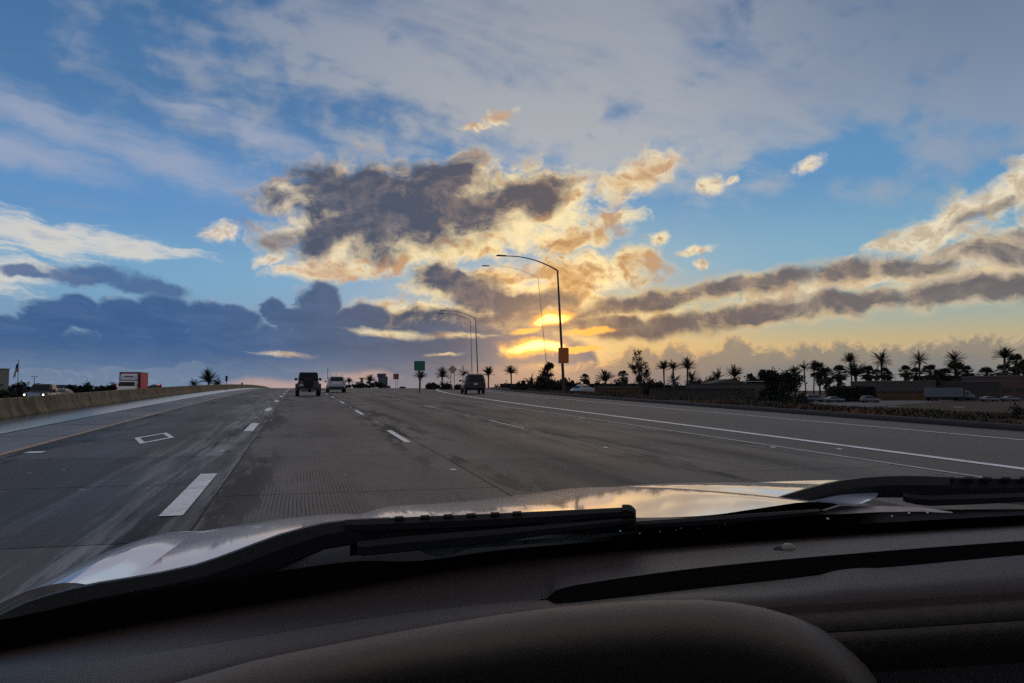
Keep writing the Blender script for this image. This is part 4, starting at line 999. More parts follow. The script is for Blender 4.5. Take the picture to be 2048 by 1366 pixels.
# --- red box truck coming the other way
def box_truck():
    t = thing('box_truck', 'white cab box truck with tall red cargo box', 'truck')
    mw = mat('truck_cab_white', (0.52, 0.51, 0.50), 0.35, coat=0.4); mr = mat('cargo_box_red', (0.75, 0.085, 0.115), 0.65, spec=0.15); md = mat('cargo_box_dark_trim', (0.05, 0.012, 0.03), 0.5)
    rounded(t, [(1.0, 0.75, 2.45, 0.95, 1.02, 0.98, 1.6, 0.08), (2.2, 0.70, 2.42, 0.95, 1.02, 0.96, 1.6, 0.10), (2.75, 0.65, 1.70, 0.95, 1.02, 0.98, 1.4, 0.10), (2.90, 0.70, 1.40, 0.92, 0.98, 0.92, 1.2, 0.10)], 'cab', mw)
    quad([(-0.90, 2.74, 1.62), (0.90, 2.74, 1.62), (0.86, 2.30, 2.28), (-0.86, 2.30, 2.28)], -0.03, 'windscreen', M_vglass, t)
    for sx in (-1, 1):
        quad([(sx*1.025, 1.35, 1.62), (sx*1.025, 2.25, 1.62), (sx*0.99, 2.12, 2.26), (sx*0.99, 1.35, 2.26)], 0.014*sx, 'window', M_vglass, t)
        MB().box((0, 0, 0), (0.16, 0.10, 0.42), bevel=0.03).build('mirror', M_vblack, t, (sx*1.22, 2.45, 1.85))
        MB().box((0, 0, 0), (0.28, 0.06, 0.16), bevel=0.03).build('headlight', M_chrome, t, (sx*0.74, 2.90, 1.02))
    MB().box((0, 0, 0), (1.1, 0.05, 0.32), bevel=0.02).build('grille', M_vblack, t, (0, 2.905, 1.10))
    MB().box((0, 0, 0), (1.96, 0.20, 0.26), bevel=0.04).build('bumper', M_vblack, t, (0, 2.90, 0.68))
    bx_ = MB().box((0, 0, 0), (2.36, 4.9, 2.55)).build('cargo_box', mr, t, (0, -1.70, 2.20))
    MB().box((0, 0, 0), (2.38, 4.92, 0.14)).build('top_rail', md, bx_, (0, 0, 1.245))
    MB().box((0, 0, 0), (2.37, 0.02, 2.3)).build('front_panel', md, bx_, (0, 2.455, -0.03))
    MB().loft([[(x_, 1.15, 2.50) for x_ in (-0.95, 0.95)], [(x_, 1.25, 3.25) for x_ in (-0.92, 0.92)], [(x_, 0.80, 3.30) for x_ in (-0.90, 0.90)]], closed=False, smooth=False).build('wind_deflector', mw, t)
    MB().box((0, 0, 0), (1.84, 0.9, 0.74), bevel=0.12).build('overhead_fairing', mw, t, (0, 1.24, 2.84))
    pw = mat('faded_box_lettering', (0.50, 0.16, 0.16), 0.6)
    for i in range(3):
        MB().box((0, 0, 0), (0.02, 0.30, 1.25)).build('side_lettering', pw, bx_, (-1.188, 0.55 - i*0.55, 0.15))
    MB().box((0, 0, 0), (0.9, 0.02, 0.16)).build('cab_lettering', mat('cab_lettering', (0.12, 0.12, 0.14), 0.6), t, (-0.05, 1.70, 2.96))
    MB().box((0, 0, 0), (1.0, 6.6, 0.25)).build('chassis', M_vblack, t, (0, -0.7, 0.72))
    wheels(t, (-2.6, 2.0), 1.80, 0.46, 0.28, M_rimd)
    return t
t = box_truck()
x, y = ground_xy(262, 96); t.location = (x, y, zo(y) + 0.02); t.rotation_euler = (0, 0, R(180))

def pickup(t, paint):
    rounded(t, [(-2.75, 0.62, 1.10, 0.86, 0.94, 0.92, 0.9), (0.3, 0.55, 1.14, 0.90, 0.98, 0.95, 0.9), (2.2, 0.55, 1.14, 0.88, 0.97, 0.92, 0.9), (2.75, 0.60, 1.04, 0.82, 0.92, 0.84, 0.85)], 'body', paint)
    rounded(t, [(-0.75, 1.10, 1.72, 0.90, 0.92, 0.74, 1.2, 0.07), (-0.6, 1.10, 1.86, 0.90, 0.92, 0.74, 1.2, 0.08), (0.6, 1.10, 1.86, 0.90, 0.92, 0.74, 1.2, 0.08), (1.35, 1.08, 1.18, 0.84, 0.86, 0.80, 1.14, 0.04)], 'cabin', paint)
    quad([(0.78, 1.28, 1.20), (-0.78, 1.28, 1.20), (-0.66, 0.70, 1.78), (0.66, 0.70, 1.78)], 0.03, 'windscreen', M_vglass, t)
    for sx in (-1, 1):
        quad([(sx*0.925, -0.62, 1.22), (sx*0.925, 1.0, 1.22), (sx*0.77, 0.55, 1.74), (sx*0.77, -0.55, 1.74)], 0.014*sx, 'window', M_vglass, t)
        MB().lathe([(-0.03, 0.10), (0.02, 0.09), (0.04, 0.05)], (0, 0, 0), 'Y', 14).build('headlight', M_lamp, t, (sx*0.72, 2.72, 0.92))
    MB().box((0, 0, 0), (1.0, 0.05, 0.30), bevel=0.02).build('grille', M_chrome, t, (0, 2.75, 0.90))
    MB().box((0, 0, 0), (1.8, 0.2, 0.24), bevel=0.05).build('bumper', M_chrome, t, (0, 2.78, 0.62))
    wheels(t, (-1.75, 1.85), 1.66, 0.39, 0.26, M_rimd); mirrors(t, 1.08, 1.0, 1.28, (0.24, 0.12, 0.22), M_vblack)
    return t
t = pickup(thing('pickup_truck', 'black pickup truck with its headlights on, beyond the barrier', 'truck'), mat('black_pickup_paint', (0.010, 0.011, 0.014), 0.35, coat=0.25))
x, y = ground_xy(88, 70); t.location = (x, y, zo(y) + 0.02); t.rotation_euler = (0, 0, R(180))
def saloon(t, paint, lamps=None):
    rounded(t, [(-2.30, 0.50, 0.92, 0.70, 0.78, 0.72, 0.75), (-2.15, 0.40, 1.00, 0.80, 0.88, 0.80, 0.8), (-0.9, 0.32, 1.00, 0.82, 0.90, 0.84, 0.8), (1.0, 0.32, 0.96, 0.82, 0.90, 0.82, 0.8), (1.9, 0.38, 0.84, 0.76, 0.84, 0.74, 0.7), (2.3, 0.45, 0.70, 0.60, 0.68, 0.56, 0.6)], 'body', paint)
    rounded(t, [(-1.75, 0.94, 1.02, 0.70, 0.74, 0.68, 0.98, 0.03), (-0.95, 0.96, 1.38, 0.76, 0.79, 0.56, 1.06, 0.07), (0.0, 0.96, 1.45, 0.78, 0.80, 0.56, 1.06, 0.08), (0.45, 0.96, 1.38, 0.78, 0.80, 0.55, 1.06, 0.07), (1.25, 0.92, 0.98, 0.70, 0.74, 0.66, 0.95, 0.03)], 'cabin', paint)
    quad([(-0.62, -1.66, 1.04), (0.62, -1.66, 1.04), (0.52, -1.00, 1.36), (-0.52, -1.00, 1.36)], 0.02, 'rear_window', M_vglass, t)
    quad([(0.64, 1.14, 1.00), (-0.64, 1.14, 1.00), (-0.53, 0.50, 1.36), (0.53, 0.50, 1.36)], 0.02, 'windscreen', M_vglass, t)
    for sx in (-1, 1):
        quad([(sx*0.805, -1.2, 1.04), (sx*0.81, 0.75, 1.02), (sx*0.63, 0.35, 1.32), (sx*0.63, -0.85, 1.32)], 0.014*sx, 'window', M_vglass, t)
        MB().box((0, 0, 0), (0.30, 0.06, 0.13), bevel=0.02).build('headlight', lamps or M_chrome, t, (sx*0.62, 2.18, 0.70))
        MB().box((0, 0, 0), (0.30, 0.05, 0.14), bevel=0.02).build('tail_light', M_tail, t, (sx*0.60, -2.27, 0.82))
    MB().box((0, 0, 0), (1.3, 0.04, 0.20), bevel=0.02).build('grille', M_vblack, t, (0, 2.24, 0.50))
    wheels(t, (-1.35, 1.40), 1.56, 0.32, 0.21); mirrors(t, 0.93, 0.72, 1.02, (0.18, 0.11, 0.13), paint)
    return t
t = saloon(thing('saloon', 'pale cream saloon with lit headlights following the black pickup', 'car'), mat('cream_car_paint', (0.20, 0.18, 0.14), 0.35, coat=0.3), M_lamp)
x, y = ground_xy(122, 74); t.location = (x, y, zo(y) + 0.02); t.rotation_euler = (0, 0, R(180))
# ---------------------------------------------------------------- lamps, signs, flag
M_galv = mat('galvanised_steel', (0.11, 0.11, 0.115), 0.5, metal=0.6, vary=0.15, vscale=4)
M_rust = mat('rust_brown_steel', (0.045, 0.020, 0.014), 0.7, vary=0.3, vscale=3)
def lamp_post(px, d, top_px, top_y, arm_px, arm_y, label, group, m=M_galv, r_=0.10):
    x, y = ground_xy(px, d); z0 = gz(x, y) if x > 20 else zr(y)
    t = thing('street_lamp', label, 'street lamp', (x, y, z0), group=group)
    b = Vector((x, y, z0)); top = T(top_px, top_y, d) - b; end = T(arm_px, arm_y, d) - b
    MB().tube([(0, 0, -0.1), (0, 0, 0.05), top*0.5, top], [r_*1.15, r_*1.1, r_*0.85, r_*0.6], 10).build('pole', m, t)
    MB().lathe([(0, r_*1.9), (0.06, r_*1.9), (0.12, r_*1.3), (0.20, r_*1.15)], (0, 0, 0), 'Z', 12).build('base_plate', m, t)
    v = end - top
    pts = [top + v*k + Vector((0, 0, 1))*(v.length*0.075*math.sin(PI*min(1, k*1.02))**0.9 + 0.02) for k in (0, 0.12, 0.25, 0.4, 0.55, 0.7, 0.85, 1.0)]
    pts[0] = top
    MB().tube(pts, [r_*0.55, r_*0.5, r_*0.45, r_*0.42, r_*0.40, r_*0.36, r_*0.34, r_*0.32], 8).build('arm', m, t)
    e = pts[-1]; dv = (pts[-1] - pts[-2]).normalized()
    hd = MB().loft([[e + dv*k + Vector((0, 1, 0))*(w*sx) + Vector((0, 0, h)) for sx, h in ((-1, 0.0), (-0.8, 0.07), (0.8, 0.07), (1, 0.0), (0.7, -0.05), (-0.7, -0.05))] for k, w in ((-0.30, 0.07), (-0.1, 0.13), (0.35, 0.16), (0.55, 0.12), (0.62, 0.05))]).build('lamp_head', m, t)
    return t
lamp_post(1128, 74, 1115, 541, 1006, 512, 'tall steel street lamp with a rectangular sign strapped to its pole', None, M_rust, 0.13)
lamp_post(1098, 100, 1076, 556, 974, 532, 'windscreen double image of the nearest street lamp, built as a slender grey lamp', None, M_galv, 0.038)  # reflected double of the lamp above, added as a solid post
lamp_post(957, 122, 951, 637, 888, 622, 'slim grey street lamp rising behind the minivan on the exit ramp', None, M_galv, 0.10)
lamp_post(945, 128, 941, 642, 884, 627, 'windscreen double image of the lamp behind the minivan, built as a very thin lamp', None, M_galv, 0.06)  # no post of its own: windscreen double image modelled solid

FACE = -YAW
def sign_board(t, w, h, z, m, name='panel', shape='rect', thick=0.03, y=-0.06, edge=None):
    if shape == 'rect':
        c = 0.06*min(w, h); pts = [(-w/2 + c, -h/2), (w/2 - c, -h/2), (w/2, -h/2 + c), (w/2, h/2 - c), (w/2 - c, h/2), (-w/2 + c, h/2), (-w/2, h/2 - c), (-w/2, -h/2 + c)]
    else: pts = [(0, -h/2), (w/2, 0), (0, h/2), (-w/2, 0)]
    return MB().plate([(px, y, z + pz) for px, pz in pts], -thick).build(name, m, t)
def stroke(t, segs, wd, y, m, name):
    """flat lettering: each stroke a thin bar on the panel"""
    mb = MB()
    for (x0, z0), (x1, z1) in segs:
        a = Vector((x0, y, z0)); b = Vector((x1, y, z1)); n = (b - a).normalized().cross(Vector((0, 1, 0)))*wd/2
        e = (b - a).normalized()*wd/2
        mb.plate([a - n - e, b - n + e, b + n + e, a + n - e], 0.006)
    return mb.build(name, m, t)
M_green = mat('sign_green', (0.012, 0.110, 0.062), 0.5, vary=0.1, vscale=6)
M_greenw = mat('sign_legend', (0.20, 0.34, 0.27), 0.5)
x, y = ground_xy(839, 78)
t = thing('exit_sign', 'green exit sign with arrow on a single post in the ramp gore', 'sign', (x, y, zr(y)), FACE)
MB().box((0, 0, 1.3), (0.10, 0.10, 2.6)).build('post', M_vblack, t)
zc = T(838, 731.5, 78).z - zr(y); w, h = 1.08, 0.96
p = sign_board(t, w, h, zc, M_green)
MB().loft([[(sx*(w/2 - k), -0.064, zc + sz*(h/2 - k)) for sx, sz in ((-1, -1), (1, -1), (1, 1), (-1, 1))] for k in (0.025, 0.045)], caps=False, smooth=False).build('border', M_greenw, p)
def letter(ch, x0, z0, w, h):
    L_ = {'E': [((0, 0), (0, 1)), ((0, 0), (1, 0)), ((0, .5), (.8, .5)), ((0, 1), (1, 1))], 'X': [((0, 0), (1, 1)), ((0, 1), (1, 0))], 'I': [((.5, 0), (.5, 1))], 'T': [((.5, 0), (.5, 1)), ((0, 1), (1, 1))]}[ch]
    return [((x0 + a[0]*w, z0 + a[1]*h), (x0 + b[0]*w, z0 + b[1]*h)) for a, b in L_]
segs = []
for ch, x0 in zip('EXIT', (-0.37, -0.17, 0.015, 0.19)): segs += letter(ch, x0, zc + 0.10, 0.15 if ch != 'I' else 0.1, 0.22)
stroke(t, segs, 0.035, -0.066, M_greenw, 'lettering').parent = p
stroke(t, [((-0.08, zc - 0.32), (0.08, zc - 0.08)), ((0.08, zc - 0.08), (-0.06, zc - 0.10)), ((0.08, zc - 0.08), (0.10, zc - 0.22))], 0.055, -0.066, mat('sign_arrow', (0.30, 0.34, 0.30), 0.5), 'arrow').parent = p

M_orange = mat('sign_backlit_orange', (0.20, 0.075, 0.018), 0.5, vary=0.15, vscale=5)
M_ply = mat('sign_back', (0.38, 0.088, 0.008), 0.6, vary=0.2, vscale=5)
# sign strapped to the tall lamp
x, y = ground_xy(1127, 73.7)
b = T(1127, 711, 73.7)
t = thing('lamp_pole_sign', 'orange brown rectangular sign strapped high on the nearest street lamp', 'sign', (b.x, b.y, b.z), FACE)
sign_board(t, 0.97, 1.46, 0, M_ply)
MB().loft([[(sx*(0.485 - k), -0.064, sz*(0.73 - k)) for sx, sz in ((-1, -1), (1, -1), (1, 1), (-1, 1))] for k in (0.03, 0.07)], caps=False, smooth=False).build('border', mat('sign_dark_border', (0.035, 0.014, 0.006), 0.6), t)
for zz in (-0.45, 0.45): MB().box((0, 0, 0), (0.30, 0.34, 0.05)).build('strap', M_rust, t, (0, 0.12, zz))
# diamond warning sign on two posts
x, y = ground_xy(905, 104)
t = thing('warning_sign', 'yellow diamond warning sign on two posts beside the exit ramp', 'sign', (x, y, gz(x, y)), FACE)
zz = T(905, 739, 104).z - gz(x, y)
M_cream = mat('sign_pale_yellow', (0.34, 0.24, 0.15), 0.55)
p = sign_board(t, 1.22, 1.16, zz, M_cream, shape='diamond')
sign_board(p, 0.72, 0.68, zz, M_orange, 'symbol', 'diamond', 0.012, -0.075)
for sx in (-1, 1): MB().box((0, 0, zz/2 - 0.1), (0.08, 0.08, zz)).build('post', M_galv, t, (sx*0.22, 0.0, 0))
# rectangular pair of posts with reddish board
x, y = ground_xy(793, 140)
t = thing('ramp_sign', 'small reddish brown rectangular sign on two pale posts near the crest', 'sign', (x, y, zr(y)), FACE)
zz = T(793, 753, 140).z - zr(y)
sign_board(t, 0.80, 0.98, zz, mat('sign_red_brown', (0.16, 0.050, 0.028), 0.55)); sign_board(t, 0.22, 0.98, zz, mat('sign_faded_edge', (0.32, 0.17, 0.12), 0.55), 'edge_strip', y=-0.05).location.x = -0.5
for sx in (-1, 1): MB().box((0, 0, zz/2), (0.07, 0.07, zz)).build('post', mat('pale_post', (0.34, 0.30, 0.28), 0.6), t, (sx*0.16, 0, 0))
# signs standing on the median barrier
for px, py0, py1, w, d, lab in ((525, 752, 763, 4.2, 110, 'dark narrow sign on a thin post above the median barrier'), (558, 765, 772, 3.0, 140, 'tiny dark sign on the barrier near the road crest')):
    h = (py1 - py0)/FPX*d; ww = w/FPX*d; y = T(px, 775, d).y; x = -9.70
    z0 = zr(y) + BH; zc = T(px, (py0 + py1)/2, d).z - z0
    t = thing('median_sign', lab, 'sign', (x, y, z0), 0)
    sign_board(t, ww, h, zc, M_vblack); MB().box((0, 0, (zc)/2), (0.07, 0.07, max(zc, 0.3))).build('post', M_galv, t)
# slender mast beside the crossover
x, y = ground_xy(655, 118)
t = thing('mast', 'bare slender grey mast rising beside the white crossover', 'pole', (x, y, zr(y)))
zt = T(654, 738, 118).z - zr(y)
MB().tube([(0, 0, -0.1), (0, 0, zt)], [0.06, 0.04], 8).build('shaft', M_galv, t); MB().lathe([(0, 0.09), (0.08, 0.07), (0.1, 0.03)], (0, 0, zt), 'Z', 8).build('cap', M_galv, t)
# signals beyond the barrier
for px, py, lab in ((235, 775, 'traffic signal head with red lamp left of the box truck'), (320, 772, 'traffic signal head with red lamp right of the box truck')):
    d = 118; x, y = ground_xy(px, d); z0 = gz(x, y)
    t = thing('traffic_signal', lab, 'traffic signal', (x, y, z0), FACE)
    zc = T(px, py, d).z - z0
    MB().tube([(0, 0.1, 0), (0, 0.1, zc)], 0.06, 8).build('post', M_vblack, t)
    MB().box((0, 0, zc), (0.34, 0.24, 0.66), bevel=0.03).build('housing', M_vblack, t)
    for k in (-1, 0, 1): MB().lathe([(0.0, 0.09), (-0.03, 0.09), (-0.04, 0.04)], (0, -0.12, zc + k*0.21), 'Y', 12).build('lens', M_red_on if k == 1 else M_vglass, t)
# flagpole and its slack flag
d = 190; x, y = ground_xy(35, d); z0 = gz(x, y)
t = thing('flagpole', 'tall white flagpole beside the beige block', 'flagpole', (x, y, z0))
zt = T(35, 721, d).z - z0
MB().tube([(0, 0, -0.1), (0, 0, zt)], [0.10, 0.06], 8).build('shaft', M_galv, t); MB().lathe([(0, 0.03), (0.08, 0.11), (0.16, 0.11), (0.24, 0.02)], (0, 0, zt), 'Z', 10).build('finial', M_chrome, t)
fl = thing('flag', 'slack striped flag with blue canton hanging from the flagpole', 'flag', (x, y, z0 + zt), FACE)
fm = [mat('flag_red', (0.20, 0.03, 0.04), 0.8), mat('flag_white', (0.30, 0.30, 0.33), 0.8), mat('flag_blue', (0.02, 0.03, 0.10), 0.8)]
def flagpt(u, v):     # u along the fly, v down the hoist: slack folds falling to the left
    xx = -0.15 + (-1.15*u + 0.55*math.sin(u*9 + v*1.2)*0.55)*(0.45 + 0.4*v); zz_ = -0.2 - 2.3*v - 1.9*u
    return (xx, 0.16*math.sin(u*11 + v*2), zz_)
for k in range(13):
    v0, v1 = k/13, (k + 1)/13
    MB().loft([[flagpt(u/12, v0) for u in range(13)], [flagpt(u/12, v1) for u in range(13)]], closed=False).build('stripe', fm[k % 2], fl, fix=False)
MB().loft([[(p_[0], p_[1] - 0.03, p_[2]) for p_ in [flagpt(u/12, v_) for u in range(6)]] for v_ in (0, 0.27, 0.54)], closed=False).build('canton', fm[2], fl, fix=False)
# twin-armed parking lot lamps
for px, py0, d, lab, w in ((68, 753, 200, 'twin armed parking lot lamp near the flagpole', 9), (226, 765, 230, 'twin armed parking lot lamp next to the red box truck', 7), (1792, 748, 330, 'twin armed lamp far behind the palms', 8), (2002, 748, 330, 'twin armed lamp standing between palms and pink building', 8)):
    x, y = ground_xy(px, d); z0 = gz(x, y); zt = T(px, py0, d).z - z0
    t = thing('parking_lamp', lab, 'street lamp', (x, y, z0), FACE)
    MB().tube([(0, 0, -0.1), (0, 0, zt)], [0.12, 0.08], 8).build('pole', M_galv, t)
    ww = w/FPX*d
    MB().tube([(-ww/2, 0, zt), (ww/2, 0, zt)], 0.05, 6).build('arm', M_galv, t)
    for sx in (-1, 1): MB().box((sx*ww/2, 0, zt), (0.5, 0.3, 0.14), bevel=0.03).build('lamp_head', M_vblack, t)
# ---------------------------------------------------------------- palms, trees, shrubs
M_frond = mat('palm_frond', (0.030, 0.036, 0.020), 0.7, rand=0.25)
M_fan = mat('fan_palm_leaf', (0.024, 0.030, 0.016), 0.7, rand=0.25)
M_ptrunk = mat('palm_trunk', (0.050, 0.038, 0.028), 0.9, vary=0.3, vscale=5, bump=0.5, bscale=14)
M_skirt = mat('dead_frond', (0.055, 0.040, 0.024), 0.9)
def frond(mb, r, L, az_, e0, droop, w):
    """feather frond: an arched rib with leaflets on both sides"""
    n = 9; pts = []; p = Vector((0, 0, 0)); el = e0
    for i in range(n + 1):
        pts.append(p.copy()); p = p + Vector((math.cos(az_)*math.cos(el), math.sin(az_)*math.cos(el), math.sin(el)))*(L/n); el -= droop/n*(0.5 + 1.2*i/n)
    side = Vector((-math.sin(az_), math.cos(az_), 0))
    for i in range(1, n):
        a, b = pts[i], pts[i + 1]; ww = w*math.sin(PI*(0.12 + 0.82*i/n))
        fwd = (b - a)
        for sx in (-1, 1):
            for q in (0.0, 0.5):
                o = a + fwd*q
                tip = o + side*sx*ww*r.uniform(0.8, 1.1) + fwd*0.8 + Vector((0, 0, -0.18*ww))
                mb.add([o, o + fwd*0.42, tip], [(0, 1, 2)])
    mb.tube([pts[0], pts[4], pts[-1]], [0.05, 0.03, 0.012], 3, cap=False)
def date_crown(seed, low=0, n=58):
    r = random.Random(seed); mb = MB()
    for k in range(n):
        e0 = R(r.choice([82, 72, 62, 54, 46, 36, 26, 12]) - low*r.random()*2 + r.uniform(-7, 7))
        frond(mb, r, r.uniform(2.5, 3.3), r.uniform(0, 2*PI), e0, R(r.uniform(25, 58)), 0.50)
    return mb.mesh('crown')
def fan_crown(seed):
    r = random.Random(seed); mb = MB()
    for k in range(60):
        az_ = r.uniform(0, 2*PI); el = R(r.choice([70, 48, 28, 10, -12, -35]) + r.uniform(-10, 10))
        dr = Vector((math.cos(az_)*math.cos(el), math.sin(az_)*math.cos(el), math.sin(el)))
        c = dr*r.uniform(0.9, 1.35); side = Vector((-math.sin(az_), math.cos(az_), 0)); up = dr.cross(side)
        mb.tube([Vector((0, 0, 0)), c], [0.04, 0.025], 3, cap=False)
        R_ = r.uniform(0.75, 1.05)
        for j in range(9):
            a0 = R(-100 + 200*j/9); a1 = R(-100 + 200*(j + 0.8)/9); am = (a0 + a1)/2
            f = lambda a, q: c + (dr*math.cos(a) + side*math.sin(a))*q + Vector((0, 0, -0.20*q*q))
            mb.add([c, f(a0, R_*0.62), f(am, R_), f(a1, R_*0.62)], [(0, 1, 2, 3)])
    return mb.mesh('crown')
def skirt_mesh(seed):
    r = random.Random(seed); mb = MB()
    for k in range(44):
        az_ = r.uniform(0, 2*PI); h = r.uniform(-1.9, -0.2); dv = Vector((math.cos(az_), math.sin(az_), 0)); sd = Vector((-math.sin(az_), math.cos(az_), 0))
        a = Vector((0, 0, h)) + dv*0.22; b = a + dv*r.uniform(0.35, 0.75) + Vector((0, 0, -r.uniform(0.5, 1.0)))
        mb.add([a - sd*0.08, a + sd*0.08, b + sd*0.22, b - sd*0.22], [(0, 1, 2, 3)])
    return mb.mesh('dead_skirt')
DATE = [date_crown(11), date_crown(12), date_crown(13), date_crown(14, 22, 46), date_crown(15, 8, 34)]; FAN = [fan_crown(21), fan_crown(22)]; SKIRT = skirt_mesh(5)
for m_ in DATE: m_.materials.append(M_frond)
for m_ in FAN: m_.materials.append(M_fan)
SKIRT.materials.append(M_skirt)
TR = MB().tube([(0, 0, 0), (0, 0, 0.04), (0.006, 0, 0.3), (-0.004, 0.004, 0.65), (0, 0, 1.0)], [0.055, 0.042, 0.034, 0.031, 0.040], 9).mesh('trunk'); TR.materials.append(M_ptrunk)
def palm(px, cy, rpx, d, kind, label, group, name='palm_tree'):
    x, y = ground_xy(px, d); z0 = gz(x, y) if (x > 21 or x < -27) else zr(y)
    c = T(px, cy, d); h = c.z - z0; s_ = rpx/FPX*d
    t = thing(name, label, 'palm tree', (x, y, z0), rnd.uniform(0, 6.28), group)
    t.rotation_euler = (R(rnd.gauss(0, 2.2)), R(rnd.gauss(0, 2.2)), rnd.uniform(0, 6.28)); vz = rnd.uniform(0.9, 1.15)
    o = bpy.data.objects.new('trunk', TR); COL.objects.link(o); o.parent = t
    o.scale = (9.5*max(0.5, s_/2.9), 9.5*max(0.5, s_/2.9), max(h, 0.5))
    if kind == 'd':
        o = bpy.data.objects.new('crown', rnd.choice(DATE)); k = s_/2.0
    else:
        o = bpy.data.objects.new('crown', rnd.choice(FAN)); k = s_/1.55
    COL.objects.link(o); o.parent = t; o.location = (0, 0, max(h, 0.5)); o.scale = (k, k*rnd.uniform(0.9, 1.1), k*vz)
    if kind == 'f' and h > 3:
        o = bpy.data.objects.new('dead_skirt', SKIRT); COL.objects.link(o); o.parent = t; o.location = (0, 0, h); o.scale = (k*1.1, k*1.1, k*1.1)
gp = 'palms lining the business park'
gd, gf = 'feather palms lining the business park', 'fan palms lining the business park'
ld, lf = 'feather-leaved palm standing in the line of palms behind the low buildings', 'bushy fan-leaved palm standing in the line of palms behind the low buildings'
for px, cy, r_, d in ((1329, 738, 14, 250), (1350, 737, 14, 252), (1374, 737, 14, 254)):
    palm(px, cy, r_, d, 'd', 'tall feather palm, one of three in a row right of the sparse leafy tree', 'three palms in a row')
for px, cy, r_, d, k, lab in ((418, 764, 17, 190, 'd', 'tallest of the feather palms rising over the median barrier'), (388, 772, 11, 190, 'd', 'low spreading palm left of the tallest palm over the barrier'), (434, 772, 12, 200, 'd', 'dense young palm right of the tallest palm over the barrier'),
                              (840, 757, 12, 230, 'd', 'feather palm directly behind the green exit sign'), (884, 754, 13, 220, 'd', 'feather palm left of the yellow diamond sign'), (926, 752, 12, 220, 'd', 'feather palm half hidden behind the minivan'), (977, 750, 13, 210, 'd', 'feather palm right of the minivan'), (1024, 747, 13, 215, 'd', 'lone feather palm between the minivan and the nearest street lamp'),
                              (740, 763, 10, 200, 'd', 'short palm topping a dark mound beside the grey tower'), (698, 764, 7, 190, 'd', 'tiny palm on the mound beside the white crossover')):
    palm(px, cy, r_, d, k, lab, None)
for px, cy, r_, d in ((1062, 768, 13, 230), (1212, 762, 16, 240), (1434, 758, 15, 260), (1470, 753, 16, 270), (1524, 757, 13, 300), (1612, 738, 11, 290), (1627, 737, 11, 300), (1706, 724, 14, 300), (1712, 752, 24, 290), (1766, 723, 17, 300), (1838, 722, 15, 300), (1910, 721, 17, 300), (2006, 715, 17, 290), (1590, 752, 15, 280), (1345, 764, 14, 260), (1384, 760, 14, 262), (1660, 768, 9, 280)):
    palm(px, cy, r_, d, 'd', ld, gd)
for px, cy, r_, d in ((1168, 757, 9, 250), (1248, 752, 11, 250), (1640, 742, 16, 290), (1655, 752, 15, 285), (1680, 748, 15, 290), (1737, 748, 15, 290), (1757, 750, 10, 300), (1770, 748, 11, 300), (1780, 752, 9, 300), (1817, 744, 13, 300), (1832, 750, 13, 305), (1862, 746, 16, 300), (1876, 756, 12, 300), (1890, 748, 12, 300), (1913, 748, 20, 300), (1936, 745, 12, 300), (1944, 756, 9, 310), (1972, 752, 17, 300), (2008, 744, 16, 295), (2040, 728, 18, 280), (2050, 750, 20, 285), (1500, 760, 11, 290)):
    palm(px, cy, r_, d, 'f', lf, gf)

